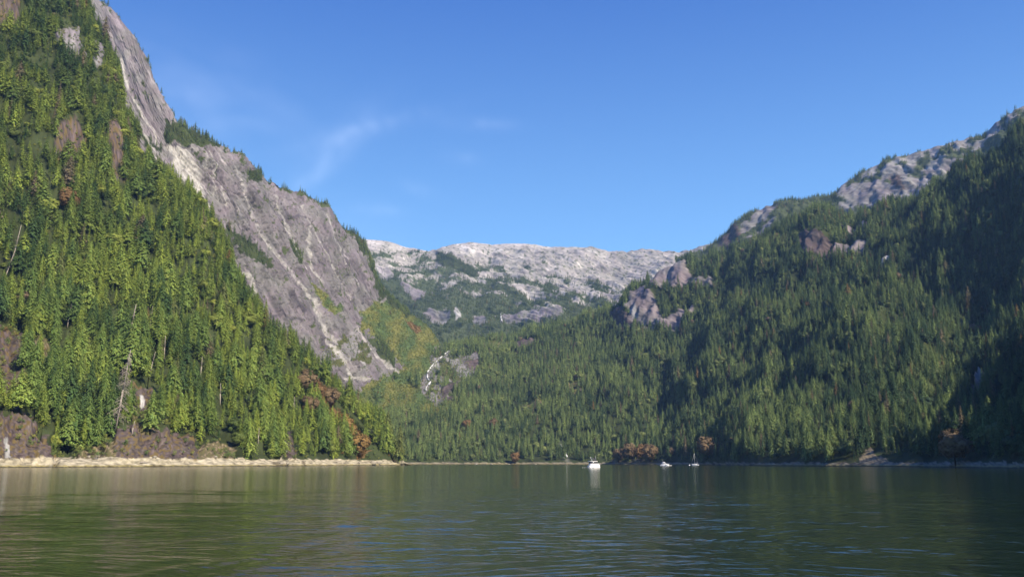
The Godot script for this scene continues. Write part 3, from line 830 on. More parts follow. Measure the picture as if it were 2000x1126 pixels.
func build_forests() -> void:
	for k in 5: crowns_near.append(crown_mesh(100 + k, 290, 16, [0.17, 0.25, 0.15, 0.22, 0.3][k], [0.9, 0.7, 1.0, 0.75, 0.85][k], [0.32, 0.5, 0.25, 0.6, 0.4][k], [0.05, 0.1, 0.15, 0.05, 0.12][k], [0.08, 0.05, 0.25, 0.03, 0.15][k]))
	for k in 5: crowns_mid.append(crown_mesh(200 + k, 170, 8, [0.17, 0.25, 0.15, 0.22, 0.3][k], [0.9, 0.7, 1.0, 0.75, 0.85][k], [0.32, 0.5, 0.25, 0.6, 0.4][k], 0.08, [0.08, 0.05, 0.25, 0.03, 0.15][k]))
	for k in 4: crowns_far.append(crown_mesh(300 + k, 60, 5, [0.24, 0.28, 0.21, 0.26][k], 0.7, 0.6, 0.05, 0.03))
	for k in 3: bushes.append(round_crown(400 + k, 14, 22))
	for k in 3: maples.append(round_crown(500 + k, 60, 52))
	trunk_near = trunk_mesh(6, 0.9, 0.012)
	var r := RandomNumberGenerator.new()
	r.seed = 77
	for job in [[left, 54.0, 9.0, 35.0, "sunlit conifer forest climbing the left slope above the shore"], [right, 48.0, 7.0, 26.0, "dark green conifer forest covering the slope across the water"], [wall, 70.0, 8.0, 20.0, "small conifers on the ledges and rim of the granite wall"], [bowl, 120.0, 7.0, 20.0, "hazy far conifer forest under the pale ridge"], [summit, 90.0, 6.0, 18.0, "small conifers along the rocky summit ridge at right"]]:
		var s: Sheet = job[0]
		var items := scatter(s, job[1], job[2], job[3], 900 + int(job[1]))
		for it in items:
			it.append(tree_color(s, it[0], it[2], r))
			it.append(r.randf_range(0.9, 1.5) if s == left else r.randf_range(0.8, 1.3))
		if s == left:
			items.sort_custom(func(a, b): return a[1] / a[0].length() > b[1] / b[0].length())
			# dead trunks stand in the open
			items = items.filter(func(it):
				for k in snags:
					var mid: float = it[2].x - k[0] - k[3] * (k[1] - it[2].y)
					if absf(mid) < 7.0 and it[2].y > k[2] + 8.0 and it[2].y < k[1] + 26.0: return false
				return true)
			var singles := []
			var rest := []
			for it in items:
				var p := project(it[0])
				if singles.size() < 290 and p.x > -10.0 and p.x < 800.0 and p.y < 915.0:
					singles.append(it)
				else:
					rest.append(it)
			single_trees(singles, r)
			items = rest
		var root := thing("forest", Vector3.ZERO)
		tag(root, job[4], "forest", "", "stuff")
		var near := []
		var mid := []
		var far := []
		var broad := []
		for it in items:
			if r.randf() < 0.06 and (s == left or s == right):
				it[1] *= 0.55
				it[3] = it[3] * Color(1.05, 0.95, 0.9)
				broad.append(it)
				continue
			var apparent: float = it[1] / it[0].length()
			if apparent > 0.033: near.append(it)
			elif apparent > 0.0105: mid.append(it)
			else: far.append(it)
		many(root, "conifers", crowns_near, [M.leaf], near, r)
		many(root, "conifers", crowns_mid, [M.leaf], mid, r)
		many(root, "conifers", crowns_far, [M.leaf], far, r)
		if not broad.is_empty(): many(root, "broad_leaved_trees", maples, [M.leaf], broad, r)
		print(s.id, " trees ", near.size(), " ", mid.size(), " ", far.size())
		# shrubs on the open ground
		var low := []
		for i in s.nu - 1:
			for j in s.nv - 8:
				var k := i * s.nv + j
				if s.brush[k] <= 0.0: continue
				var area := (s.p[k + s.nv] - s.p[k]).cross(s.p[k + 1] - s.p[k]).length()
				var want := area * s.brush[k] / 26.0
				while want > 0.0:
					if r.randf() < want:
						var v := s.p[k] + (s.p[k + s.nv] - s.p[k]) * r.randf() + (s.p[k + 1] - s.p[k]) * r.randf()
						var hue := n_mid.get_noise_2d(s.q[k].x * 0.025, s.q[k].y * 0.03) + r.randfn() * 0.25 + (0.2 if s == left else 0.0)
						var c := Color(0.30, 0.31, 0.075).lerp(Color(0.16, 0.22, 0.07), clampf(0.5 + hue * 1.5, 0.0, 1.0))
						if kind_at(s, s.q[k]) == "orange": c = Color(0.28, 0.16, 0.055).lerp(Color(0.2, 0.14, 0.06), r.randf())
						elif n_big.get_noise_2d(s.q[k].x * 0.05 + 31.0, s.q[k].y * 0.05) > 0.52: c = Color(0.26, 0.17, 0.07)
						low.append([v, r.randf_range(2.0, 5.5), s.q[k], c, r.randf_range(0.9, 1.5)])
					want -= 1.0
		if low.size() > 0:
			var br := thing("brush", Vector3.ZERO)
			tag(br, {"left": "green and rusty undergrowth between conifers on the left slope", "wall": "yellow green brush on the fan below the granite wall", "right": "low brush on the valley floor beside the stream"}.get(s.id, "low shrubs on open ground"), "brush", "", "stuff")
			many(br, "shrubs", bushes, [M.leaf], low, r)
			print(s.id, " shrubs ", low.size())

func nth(k: int) -> String:
	var end := "th"
	if k % 100 < 11 or k % 100 > 13:
		end = {1: "st", 2: "nd", 3: "rd"}.get(k % 10, "th")
	return "%d%s" % [k, end]

func single_trees(items: Array, r: RandomNumberGenerator) -> void:
	# rows by height above the water, each counted from the photograph's left edge
	var rows := [[], [], [], [], [], []]
	var says := ["lowest row on left shore", "second row above left shore", "third row up left slope", "fourth row up left slope", "fifth row up left slope", "highest foreground row on left slope"]
	items.sort_custom(func(a, b): return a[0].y < b[0].y)
	for k in items.size():
		rows[mini(k * 6 / items.size(), 5)].append(items[k])
	var protos := {}
	for k in 6:
		rows[k].sort_custom(func(a, b): return project(a[0]).x < project(b[0]).x)
		for i in rows[k].size():
			var it: Array = rows[k][i]
			var c: Color = it[3]
			var tint := 0
			var near := 1e9
			for z in leaf_tints.size():
				var m: StandardMaterial3D = leaf_tints[z]
				var tc: Color = m.albedo_color.srgb_to_linear()
				var d := Vector3(tc.r - c.r, tc.g - c.g, tc.b - c.b).length()
				if d < near:
					near = d
					tint = z
			var shape := r.randi() % crowns_near.size()
			var key := "%d %d" % [tint, shape]
			var o: Node3D
			if protos.has(key):
				o = protos[key].duplicate()
				o.name = numbered("conifer_tree")
				add_child(o)
			else:
				o = thing("conifer_tree", Vector3.ZERO)
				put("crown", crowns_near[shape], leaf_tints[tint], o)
				put("trunk", trunk_near, M.bark, o)
				protos[key] = o
			o.position = it[0]
			o.basis = Basis(Vector3.UP, r.randf() * TAU) * Basis.from_scale(Vector3(it[1] * it[4], it[1], it[1] * it[4]))
			var hue: String = ["bright yellow green", "bright green", "fresh green", "mid green", "dark green", "olive green"][tint]
			tag(o, "%s %s conifer, %s from left in the %s" % ["tall" if it[1] > 38.0 else "medium" if it[1] > 31.0 else "shorter", hue, nth(i + 1), says[k]], "tree", "conifers on the left shore slope")

# ---------------------------------------------------------------- water
# column, row of the foot, row of the top, lean, thickness, twiggy, label
var snags := [[22, 520, 448, 0.12, 0.5, false, "leaning pale dead trunk near the left edge of the photograph, half way up"], [8, 545, 500, 0.25, 0.45, false, "short dead trunk leaning right at the far left edge, beside a taller one"], [250, 662, 600, 0.16, 0.55, false, "pale dead trunk leaning right above the bare grey tree"], [291, 655, 603, 0.05, 0.4, false, "slim upright dead trunk just right of the leaning pale trunk"], [320, 702, 660, -0.03, 0.45, false, "grey dead trunk right of the slim one, in the middle of the left slope"], [224, 708, 676, 0.0, 0.5, false, "stubby pale dead trunk below the leaning pale trunk"], [292, 725, 690, 0.18, 0.4, false, "thin dead trunk leaning right above the wet white rock"], [186, 800, 752, 0.05, 0.4, false, "brown dead trunk left of the bare grey tree"],
			[225, 840, 704, 0.12, 0.55, true, "big bare grey tree with hanging dead twigs, standing above the purple shore rock"], [258, 848, 826, 0.15, 0.35, false, "small pale dead stem on the bare ground above the shore rock"], [390, 735, 700, 0.03, 0.4, false, "grey dead top among bright conifers in the middle of the left slope"], [505, 866, 838, 0.0, 0.4, false, "dead stem among conifers near the shore, left of the white seep"], [160, 790, 752, 0.06, 0.35, false, "thin brown dead trunk near the dark rock, leftmost of a close pair"], [575, 800, 776, 0.02, 0.4, false, "dead stem just left of the orange undergrowth"], [62, 470, 428, 0.02, 0.45, false, "upright grey dead trunk near the left edge, above the leaning ones"], [345, 640, 602, 0.08, 0.45, false, "grey dead trunk standing alone right of the upright slim trunk"], [130, 640, 598, 0.1, 0.4, false, "pale dead trunk above the dark rock at far left"], [430, 790, 752, -0.04, 0.4, false, "grey dead trunk above the long drift log"]]

func build_water() -> void:
	var m := StandardMaterial3D.new()
	m.resource_name = "sea_water"
	m.albedo_color = Color(0.008, 0.016, 0.007).linear_to_srgb()
	m.roughness = 0.07
	m.metallic_specular = 0.26
	var nt := Image.create_empty(512, 512, false, Image.FORMAT_RF)
	var f := FastNoiseLite.new()
	f.seed = 3
	f.noise_type = FastNoiseLite.TYPE_SIMPLEX_SMOOTH
	f.fractal_octaves = 4
	f.frequency = 1.0
	for y in 512:
		for x in 512:
			var a := x / 512.0 * TAU
			var b := y / 512.0 * TAU
			# on a torus, so that the pattern meets itself; stretched across the view
			nt.set_pixel(x, y, Color(0.5 + 0.5 * f.get_noise_3d(cos(a) * 2.2 + 7.0, sin(a) * 2.2 + cos(b) * 3.6, sin(b) * 3.6), 0, 0))
	nt.convert(Image.FORMAT_RGBA8)
	nt.bump_map_to_normal_map(10.0)
	m.normal_enabled = true
	m.normal_texture = ImageTexture.create_from_image(nt)
	m.normal_scale = 0.15
	m.uv1_triplanar = true
	m.uv1_world_triplanar = true
	m.uv1_scale = Vector3(1, 1, 1) / 19.0
	M.water = m

	var angles := PackedFloat32Array()
	var a0 := -0.62
	while a0 < 0.62:
		angles.append(a0)
		a0 += 0.0021
	while a0 < TAU - 0.62:
		angles.append(a0)
		a0 += 0.05
	angles.append(TAU - 0.62)
	var rings := PackedFloat32Array([2.0])
	while rings[-1] < 9000.0:
		var last := rings[-1]
		rings.append(last * (1.04 if last < 15.0 else 1.0048 if last < 110.0 else 1.05))
	var na := angles.size()
	var nr := rings.size()
	var waves := []
	var w := RandomNumberGenerator.new()
	w.seed = 21
	for k in 26:
		var len_ := 0.55 * pow(14.0, pow(w.randf(), 1.1))
		var dir := -PI / 2 + w.randfn() * 0.55 + (0.25 if k % 3 else 0.9)
		waves.append([cos(dir) * TAU / len_, sin(dir) * TAU / len_, w.randf() * TAU, 0.0020 * pow(len_, 0.85), len_])
	for k in 14:
		var len_ := w.randf_range(0.22, 0.6)
		var dir := -PI / 2 + w.randfn() * 0.7
		waves.append([cos(dir) * TAU / len_, sin(dir) * TAU / len_, w.randf() * TAU, 0.0016 * len_, len_])
	var v := PackedVector3Array()
	v.resize(na * nr)
	for i in nr:
		var rad := rings[i]
		var step := rad * 0.0048
		var amp := smoothstep(120.0, 50.0, rad)
		for k in na:
			var p := Vector3(sin(angles[k]) * rad, 0, -cos(angles[k]) * rad)
			if amp > 0.0 and (angles[k] < 0.63):
				# the boat's old wake: a curved crest, calm water on its left, ruffled water on its right
				var wake := p.x - (tab([15, -11.5, 22, -8.6, 32, -6.4, 54, -3.3, 82, -1.5, 120, 4.0], -p.z) if p.z < 0.0 else -14.0)
				wake += 0.8 * n_mid.get_noise_2d(p.x * 0.1, p.z * 0.1)
				var patchy := n_big.get_noise_2d(p.x * 0.02, p.z * 0.04)
				var calm := clampf(0.55 + 1.9 * patchy + 0.75 * smoothstep(-1.0, 1.5, wake) * smoothstep(30.0, 8.0, wake), 0.2, 1.0)
				var h := 0.0
				var fade_short := smoothstep(55.0, 28.0, rad)
				for q in waves:
					if q[4] < 0.62 and fade_short <= 0.0: continue
					h += q[3] * sin(p.x * q[0] + p.z * q[1] + q[2]) * (fade_short if q[4] < 0.62 else 1.0)
				h += 0.030 * exp(-wake * wake / 5.0) * cos(wake * 3.2)
				p.y = h * amp * calm
			v[i * na + k] = p
	var nn := PackedVector3Array()
	nn.resize(na * nr)
	for i in nr:
		for k in na:
			var a := v[i * na + (k + 1) % na] - v[i * na + (k + na - 1) % na]
			var b := v[mini(i + 1, nr - 1) * na + k] - v[maxi(i - 1, 0) * na + k]
			nn[i * na + k] = a.cross(b).normalized()
			if nn[i * na + k].y < 0.0: nn[i * na + k] = -nn[i * na + k]
	var index := PackedInt32Array()
	for i in nr - 1:
		for k in na:
			var a := i * na + k
			var b := i * na + (k + 1) % na
			index.append_array([a, a + na, b, b, a + na, b + na])
	var arrays := []
	arrays.resize(Mesh.ARRAY_MAX)
	arrays[Mesh.ARRAY_VERTEX] = v
	arrays[Mesh.ARRAY_NORMAL] = nn
	arrays[Mesh.ARRAY_INDEX] = index
	var mesh := ArrayMesh.new()
	mesh.add_surface_from_arrays(Mesh.PRIMITIVE_TRIANGLES, arrays)
	var o := put("water", mesh, m)
	tag(o, "dark green rippled fjord water filling the foreground", "", "", "structure")

# ---------------------------------------------------------------- running water
func ribbon(s: Sheet, xy: Array, width: float, sd: int) -> ArrayMesh:
	var r := RandomNumberGenerator.new()
	r.seed = sd
	var line := PackedVector3Array()
	var lift := PackedVector3Array()
	for k in xy.size() / 2 - 1:
		for z in 5:
			var f := z / 5.0
			var g := ground(s, lerpf(xy[2 * k], xy[2 * k + 2], f), lerpf(xy[2 * k + 1], xy[2 * k + 3], f))
			line.append(s.p[g])
			lift.append(s.n[g])
	# even out the steps of the grid
	for pass_ in 2:
		for k in range(1, line.size() - 1):
			line[k] = (line[k - 1] + line[k] * 2.0 + line[k + 1]) / 4.0
	var st := SurfaceTool.new()
	st.begin(Mesh.PRIMITIVE_TRIANGLES)
	var rows := []
	for k in line.size():
		var along := (line[mini(k + 1, line.size() - 1)] - line[maxi(k - 1, 0)]).normalized()
		var across := along.cross(lift[k]).normalized()
		var w := width * r.randf_range(0.15, 1.4) * (0.5 + 0.5 * k / line.size())
		var row := []
		for e in [-1.0, -0.4, 0.4, 1.0]:
			row.append(line[k] + across * w * e + lift[k] * ((2.2 if absf(e) < 0.5 else 0.6) + r.randf_range(0.0, 0.8)))
		rows.append(row)
	for k in rows.size() - 1:
		var tone := r.randf_range(0.6, 1.0)
		st.set_color(Color(tone, tone, tone))
		if r.randf() < 0.03: continue
		for e in 3:
			if r.randf() < 0.07: continue
			for p in [rows[k][e], rows[k + 1][e], rows[k][e + 1], rows[k][e + 1], rows[k + 1][e], rows[k + 1][e + 1]]:
				st.add_vertex(p)
	st.generate_normals()
	return st.commit()

func build_streams() -> void:
	var a := put("stream", ribbon(right, [886, 680, 868, 692, 852, 706, 840, 718, 833, 732, 836, 740, 840, 746, 836, 754, 830, 760, 832, 766], 2.6, 1), M.foam)
	tag(a, "long white mountain stream winding down the valley below the brush fan", "", "", "structure")
	var b := put("waterfall", ribbon(bowl, [979, 610, 979, 618, 980, 630], 3.6, 2), M.foam)
	tag(b, "thin white waterfall far away at the foot of the pale ridge", "", "", "structure")
	var c := put("waterfall", ribbon(right, [1095, 868, 1099, 876, 1103, 884, 1108, 896], 1.7, 3), M.foam)
	tag(c, "white cascade between the shore conifers left of the largest boat", "", "", "structure")

# ---------------------------------------------------------------- single trees, dead wood and stones
func bar(st: SurfaceTool, a: Vector3, b: Vector3, ra: float, rb: float, sides := 6) -> void:
	var d := (b - a).normalized()
	var u := d.cross(Vector3.RIGHT if absf(d.x) < 0.8 else Vector3.UP).normalized()
	var w := d.cross(u)
	for k in sides:
		var p := u * cos(k * TAU / sides) + w * sin(k * TAU / sides)
		var q := u * cos((k + 1) * TAU / sides) + w * sin((k + 1) * TAU / sides)
		for v in [a + p * ra, b + p * rb, a + q * ra, a + q * ra, b + p * rb, b + q * rb]:
			st.add_vertex(v)
		for v in [b + p * rb, b, b + q * rb, a + q * ra, a, a + p * ra]:
			st.add_vertex(v)

func start() -> SurfaceTool:
	var st := SurfaceTool.new()
	st.begin(Mesh.PRIMITIVE_TRIANGLES)
	return st

func done(st: SurfaceTool) -> ArrayMesh:
	st.generate_normals()
	return st.commit()

func snag(px: float, base: float, top: float, lean: float, thick: float, bushy: bool, label: String) -> void:
	var g := ground(left, px, base)
	var foot := left.p[g]
	var dist := Vector2(foot.x, foot.z).length()
	var h := (base - top) / FOCAL * dist / cp * 1.02
	var o := thing("dead_tree", foot)
	tag(o, label, "tree", "dead trees on the left slope")
	thick *= 1.2
	var tip := Vector3(lean * h, h, vary(0.05) * h)
	var st := start()
	bar(st, Vector3.DOWN, tip * 0.5 + Vector3(vary(0.3), 0, vary(0.3)), thick, thick * 0.75)
	bar(st, tip * 0.5, tip, thick * 0.75, thick * 0.25)
	put("trunk", done(st), M.dead, o)
	var bs := start()
	for k in (120 if bushy else 16):
		var f := rng.randf_range(0.12 if bushy else 0.4, 0.97)
		var az := rng.randf() * TAU
		var l := h * (0.13 if bushy else 0.08) * (1.1 - f) * rng.randf_range(0.5, 1.5) + 0.5
		var p := tip * f
		var e := p + Vector3(cos(az) * l, -l * rng.randf_range(0.1, 0.7), sin(az) * l)
		bar(bs, p, e, 0.14, 0.04, 3)
		if bushy:
			for z in 3:
				var m := p.lerp(e, rng.randf_range(0.4, 1.0))
				bar(bs, m, m + Vector3(vary(1.2), -rng.randf_range(0.8, 2.4), vary(1.2)), 0.09, 0.03, 3)
	put("branches", done(bs), M.dead, o)

func boulder_mesh(sd: int) -> ArrayMesh:
	var sphere := SphereMesh.new()
	sphere.radial_segments = 14
	sphere.rings = 8
	var arrays := sphere.get_mesh_arrays()
	var v: PackedVector3Array = arrays[Mesh.ARRAY_VERTEX]
	var c := PackedColorArray()
	var st := start()
	for k in v.size():
		var p := v[k] * 2.0
		var d := 1.0 + 0.35 * n_mid.get_noise_3d(p.x * 0.7 + sd * 9.0, p.y * 0.7, p.z * 0.7) + 0.12 * n_fine.get_noise_3d(p.x * 2.0, p.y * 2.0 + sd, p.z * 2.0)
		v[k] = Vector3(p.x, p.y * 0.7, p.z) * d * 0.5
		var tone := 0.8 + 0.5 * n_mid.get_noise_3d(p.x * 1.5, p.y * 3.0 + sd * 5.0, p.z * 1.5)
		c.append(Color(0.36, 0.32, 0.25) * tone)
	for k in arrays[Mesh.ARRAY_INDEX]:
		st.set_color(c[k])
		st.add_vertex(v[k])
	return done(st)

func build_shore() -> void:
	for k in snags:
		snag(k[0], k[1], k[2], k[3], k[4], k[5], k[6])
	# broad-leaved trees in autumn colour: sheet, column, row of the foot, height in pixels, colour, label
	var reds := Color(0.25, 0.155, 0.07)
	var orange := Color(0.31, 0.2, 0.07)
	var brown := Color(0.23, 0.165, 0.09)
	for k in [[left, 132, 420, 46, reds, "rust brown round tree high on the left slope, among green conifers"], [left, 596, 772, 52, brown, "uppermost of the rusty round trees in the orange strip on the left slope"], [left, 614, 792, 48, reds, "rusty round tree second from top of the orange strip"], [left, 640, 800, 46, brown, "dull brown round tree right of the orange strip's middle"], [left, 630, 826, 40, orange, "orange round tree in the middle of the strip above the green shore tree"], [left, 668, 850, 44, orange, "bright orange round tree at the bend of the orange strip"], [left, 684, 872, 46, orange, "bright orange round tree near the lower end of the strip"], [left, 700, 896, 50, orange, "lowest orange round tree, standing by the pale beach"], [left, 604, 812, 38, brown, "brownish round tree at the left side of the orange strip"],
			[right, 1007, 905, 22, reds, "small single orange tree on the far beach, left of the white cascade"], [right, 1208, 904, 28, brown, "leftmost brown bare looking tree behind the grassy far beach"], [right, 1228, 902, 36, brown, "second brown tree from left behind the grassy far beach"], [right, 1252, 902, 34, reds, "third brown tree from left behind the grassy far beach"], [right, 1270, 903, 36, brown, "rightmost brown tree behind the grassy far beach"], [right, 1384, 898, 44, brown, "brown tree just right of the sailboat's mast on the far shore"], [right, 1868, 908, 62, brown, "large brown olive tree at the water on the right shore"], [right, 910, 840, 22, reds, "small red brown tree low in the valley forest, left of centre"], [right, 962, 836, 20, brown, "small brown tree low in the valley forest, right of the red brown one"]]:
		var s: Sheet = k[0]
		var g := ground(s, k[1], k[2])
		var foot := s.p[g]
		var h: float = k[3] / FOCAL * Vector2(foot.x, foot.z).length() / cp
		var o := thing("maple_tree", foot, rng.randf() * TAU)
		o.scale = Vector3(h * rng.randf_range(0.95, 1.2), h, h * rng.randf_range(0.95, 1.2))
		var m: StandardMaterial3D = M.leaf.duplicate()
		var c: Color = k[4]
		m.albedo_color = c.linear_to_srgb()
		put("crown", maples[rng.randi() % 3], m, o)
		put("trunk", trunk_mesh(6, 0.6, 0.025), M.bark, o)
		tag(o, k[5], "tree", "autumn coloured broad-leaved trees")
	drift_log(279, 905, 6.0, 0.5, "dark drift log lying aslant on the pale ledge below the purple rock")
	drift_log(490, 905, 9.0, 0.1, "long grey drift log under the overhanging shore conifers left of the white seep")
	drift_log(655, 903, 7.0, -0.2, "grey drift log on the pale beach left of the largest boulder")
	# stones on the beaches
	var stones := []
	for k in 4: stones.append(boulder_mesh(k))
	for k in [[left, 727, 905, 7.0, "largest pale boulder on the beach near the tip of the left shore"], [left, 738, 905, 5.5, "second big boulder, right beside the largest one near the left shore's tip"], [left, 772, 906, 4.0, "boulder at the very tip of the left shore"], [left, 548, 906, 3.6, "grey boulder on the beach under the white seep, left one"], [left, 560, 906, 3.2, "grey boulder on the beach under the white seep, right one"], [left, 700, 904, 2.6, "small boulder left of the largest boulder on the beach"], [left, 105, 906, 3.0, "dark boulder in the gap of the pale ledge at left"], [left, 190, 893, 3.0, "pale block on top of the ledge below the dark overhanging conifers"], [left, 172, 893, 2.4, "smaller pale block on the ledge, left of a larger one"], [left, 300, 893, 2.6, "pale block at the foot of the purple shore rock"], [left, 420, 893, 2.8, "pale block on the ledge below the brown bank"],
			[right, 930, 907, 5.0, "pale boulder on the far beach, left one of a pair"], [right, 960, 907, 5.0, "pale boulder on the far beach, right one of a pair"], [right, 993, 907, 4.0, "boulder on the far beach left of the single orange tree"], [right, 1046, 907, 4.0, "boulder on the far beach left of the white cascade"], [right, 1284, 908, 6.0, "reddish boulder on the far shore left of the small white cruiser"], [right, 1352, 908, 5.0, "boulder on the far shore left of the sailboat"], [right, 1366, 908, 5.0, "boulder on the far shore right of the sailboat's hull"]]:
		var s: Sheet = k[0]
		var g := ground(s, k[1], k[2])
		var o := put("boulder", stones[rng.randi() % 4], M.stone)
		o.position = s.p[g] + Vector3.UP * 0.4
		o.rotation = Vector3(vary(0.2), rng.randf() * TAU, vary(0.2))
		o.scale = Vector3.ONE * k[3]
		tag(o, k[4], "boulder", "boulders on the beaches")

func drift_log(px: float, py: float, length: float, turn: float, label: String) -> void:
	var foot := left.p[ground(left, px, py)]
	var o := thing("drift_log", foot + Vector3.UP * 0.5, turn)
	tag(o, label, "log", "logs stranded on the left beach")
	put("trunk", rod(Vector3(-length * 0.5, 0, 0), Vector3(length * 0.5, 0.5, 0.3), 0.42, 0.25), M.dead, o)
	put("root", rod(Vector3(-length * 0.5, -0.2, 0), Vector3(-length * 0.5 - 0.6, 0.7, 0.2), 0.5, 0.2), M.bark, o)

# ---------------------------------------------------------------- boats
# bow towards +x, waterline at y = 0
func hull_mesh(length: float, beam: float, bow_h: float, stern_h: float) -> ArrayMesh:
	var st := start()
	var rows := []
	var n := 14
	for k in n + 1:
		var f := k / float(n)
		var x := lerpf(-length * 0.5, length * 0.5, f)
		var half := beam * 0.5 * (1.0 - pow(f, 3.2)) * (0.88 + 0.12 * minf(f * 4.0, 1.0)) + 0.03
		var top := lerpf(stern_h, bow_h, f * f)
		var rake := 0.09 * length * f * f
		rows.append([Vector3(x - rake, -0.4, 0), Vector3(x - rake * 0.8, -0.35, half * 0.55), Vector3(x - rake * 0.4, 0.15, half * 0.84), Vector3(x, top, half), Vector3(x, top - 0.08, half * 0.92), Vector3(x, top - 0.05, 0)])
	for k in n:
		for e in 5:
			for side in [1.0, -1.0]:
				var flip := Vector3(1, 1, side)
				var a: Vector3 = rows[k][e] * flip
				var b: Vector3 = rows[k][e + 1] * flip
				var c: Vector3 = rows[k + 1][e] * flip
				var d: Vector3 = rows[k + 1][e + 1] * flip
				for p in ([a, b, c, c, b, d] if side > 0 else [a, c, b, c, d, b]):
					st.add_vertex(p)
	for e in 5:
		for p in [rows[0][e], rows[0][e] * Vector3(1, 1, -1), rows[0][e + 1], rows[0][e + 1], rows[0][e] * Vector3(1, 1, -1), rows[0][e + 1] * Vector3(1, 1, -1)]:
			st.add_vertex(p)
	return done(st)

# a house with sloping ends: x from a to b at the foot, drawn in by fore and aft at the top
func house(a: float, b: float, y0: float, y1: float, w0: float, w1: float, aft: float, fore: float) -> ArrayMesh:
	var st := start()
	var p := [Vector3(a, y0, -w0), Vector3(b, y0, -w0), Vector3(b, y0, w0), Vector3(a, y0, w0), Vector3(a + aft, y1, -w1), Vector3(b - fore, y1, -w1), Vector3(b - fore, y1, w1), Vector3(a + aft, y1, w1)]
	for q in [[0, 4, 5, 1], [1, 5, 6, 2], [2, 6, 7, 3], [3, 7, 4, 0], [4, 7, 6, 5], [0, 1, 2, 3]]:
		for k in [q[0], q[1], q[2], q[0], q[2], q[3]]:
			st.add_vertex(p[k])
	return done(st)

func rails(from: float, to: float, y: float, half: float, height: float, posts: int) -> ArrayMesh:
	var st := start()
	for s in [-1.0, 1.0]:
		bar(st, Vector3(from, y + height, half * s), Vector3(to, y + height * 1.1, half * s * 0.55), 0.035, 0.035, 5)
		for k in posts:
			var f := k / float(posts - 1)
			var x := lerpf(from, to, f)
			bar(st, Vector3(x, y, half * s * lerpf(1.0, 0.55, f)), Vector3(x, y + height * lerpf(1.0, 1.1, f), half * s * lerpf(1.0, 0.55, f)), 0.03, 0.03, 5)
	return done(st)

func rod(a: Vector3, b: Vector3, ra: float, rb: float) -> ArrayMesh:
	var st := start()
	bar(st, a, b, ra, rb, 8)
	return done(st)

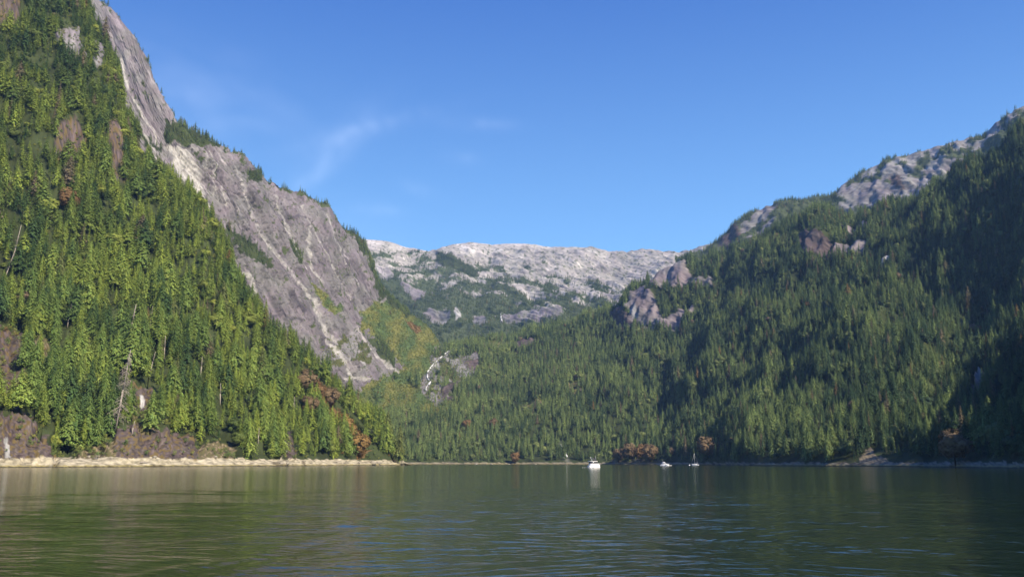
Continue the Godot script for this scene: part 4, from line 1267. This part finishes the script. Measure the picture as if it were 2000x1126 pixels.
func build_boats() -> void:
	var o := thing("motor_yacht", level(1161, 0.0, 500.0), deg_to_rad(32.0))
	o.scale = Vector3(0.86, 1.05, 0.95)
	tag(o, "largest white motor yacht with dark cabin windows and flybridge, under way in the bay", "boat")
	put("hull", hull_mesh(9.4, 3.3, 1.75, 1.15), M.white, o)
	put("deck_house", house(-3.4, 1.9, 1.05, 2.1, 1.35, 1.3, 0.05, 0.25), M.white, o)
	put("window", house(-3.2, 1.75, 2.102, 2.95, 1.28, 1.2, 0.05, 0.5), M.glass, o)
	put("flybridge", house(-3.9, 1.5, 2.952, 3.35, 1.45, 1.5, -0.1, 0.0), M.white, o)
	var can := put("canopy_frame", rails(-3.2, 0.6, 3.36, 1.3, 1.15, 4), M.metal, o)
	put("bimini_top", house(-3.2, 0.5, 4.5, 4.6, 1.1, 1.0, 0.1, 0.2), M.canvas, can)
	put("windscreen", house(0.75, 1.25, 3.352, 3.85, 1.2, 1.1, 0.35, 0.1), M.canvas, o)
	put("radar_arch", rod(Vector3(-2.6, 3.36, 1.2), Vector3(-2.9, 5.0, 0.2), 0.1, 0.08), M.white, o)
	put("radome", house(-3.2, -2.6, 5.0, 5.25, 0.3, 0.25, 0.05, 0.05), M.white, o)
	put("mast", rod(Vector3(1.5, 1.9, 0), Vector3(0.9, 6.2, 0), 0.09, 0.04), M.white, o)
	put("bow_rail", rails(1.9, 4.4, 1.55, 1.2, 0.65, 5), M.metal, o)
	put("foredeck", house(1.95, 3.6, 1.35, 1.95, 1.0, 0.7, 0.0, 0.7), M.white, o)
	put("swim_platform", house(-5.4, -4.55, 0.2, 0.35, 1.4, 1.4, 0.0, 0.0), M.trim, o)
	var st := start()
	for k in 60:
		var f := rng.randf()
		var side := -1.0 if k % 2 else 1.0
		var c := Vector3(lerpf(5.2, -7.5, f), 0.03, side * (0.4 + 2.6 * f + vary(0.4)))
		var l := rng.randf_range(0.25, 0.8)
		var hgt := rng.randf_range(0.1, 0.4) * (1.2 - f)
		for p in [c + Vector3(-l, 0, -l * 0.5), c + Vector3(0, hgt, 0), c + Vector3(l, 0, -l * 0.5), c + Vector3(l, 0, -l * 0.5), c + Vector3(0, hgt, 0), c + Vector3(0, 0, l * 0.7), c + Vector3(0, 0, l * 0.7), c + Vector3(0, hgt, 0), c + Vector3(-l, 0, -l * 0.5)]:
			st.add_vertex(p)
	var foam := put("wake_foam", done(st), M.foam)
	foam.transform = o.transform
	tag(foam, "white foam along the waterline of the largest yacht", "foam", "", "stuff")

	var b := thing("cabin_cruiser", level(1299, 0.0, 780.0), deg_to_rad(-30.0))
	tag(b, "small white cabin cruiser with rounded cabin, anchored left of the sailboat", "boat")
	put("hull", hull_mesh(8.0, 3.0, 1.6, 1.0), M.white, b)
	put("cabin", house(-2.8, 2.2, 0.95, 1.75, 1.25, 1.15, 0.0, 0.6), M.white, b)
	put("window", house(-2.6, 1.5, 1.752, 2.25, 1.1, 1.0, 0.1, 0.6), M.glass, b)
	put("roof", house(-2.7, 1.0, 2.252, 2.7, 1.15, 0.95, 0.4, 0.9), M.white, b)
	put("flybridge", house(-2.0, 0.0, 2.702, 3.3, 0.9, 0.8, 0.2, 0.6), M.white, b)
	put("bow_rail", rails(1.6, 3.7, 1.4, 1.1, 0.6, 4), M.metal, b)
	put("antenna", rod(Vector3(-1.4, 3.3, 0.4), Vector3(-1.7, 5.4, 0.4), 0.05, 0.03), M.white, b)

	var d := thing("dinghy", level(1309, 0.0, 790.0), deg_to_rad(12.0))
	tag(d, "small grey dinghy floating just right of the cabin cruiser", "boat")
	put("hull", hull_mesh(3.2, 1.5, 0.75, 0.6), M.trim, d)
	put("seat", house(-0.5, -0.1, 0.52, 0.68, 0.5, 0.5, 0.0, 0.0), M.dead, d)

	var e := thing("sailboat", level(1358, 0.0, 940.0), deg_to_rad(155.0))
	tag(e, "white sailboat with one bare tall mast, anchored near the far shore", "boat")
	put("hull", hull_mesh(7.4, 2.6, 1.3, 1.0), M.white, e)
	put("cabin", house(-1.6, 1.6, 0.9, 1.5, 0.85, 0.75, 0.2, 0.6), M.white, e)
	put("window", house(-1.2, 1.0, 1.1, 1.32, 0.87, 0.82, 0.1, 0.1), M.glass, e)
	put("mast", rod(Vector3(0.5, 1.4, 0), Vector3(0.4, 12.2, 0), 0.12, 0.08), M.metal, e)
	put("boom", rod(Vector3(0.5, 2.3, 0), Vector3(-2.9, 2.4, 0), 0.11, 0.09), M.white, e)
	put("furled_sail", rod(Vector3(0.3, 2.5, 0), Vector3(-2.7, 2.6, 0), 0.2, 0.14), M.canvas, e)
	put("forestay", rod(Vector3(3.6, 1.3, 0), Vector3(0.42, 11.8, 0), 0.07, 0.04), M.white, e)
	put("backstay", rod(Vector3(-3.6, 1.1, 0), Vector3(0.4, 12.0, 0), 0.03, 0.03), M.metal, e)

	var f := thing("marker_buoy", level(1347, 0.0, 930.0))
	tag(f, "small round white mooring buoy left of the sailboat", "buoy")
	var ball := SphereMesh.new()
	ball.radius = 0.8
	ball.height = 1.5
	put("float", ball, M.white, f)
	put("ring", rod(Vector3(0, 0.7, 0), Vector3(0, 1.2, 0), 0.12, 0.1), M.metal, f)
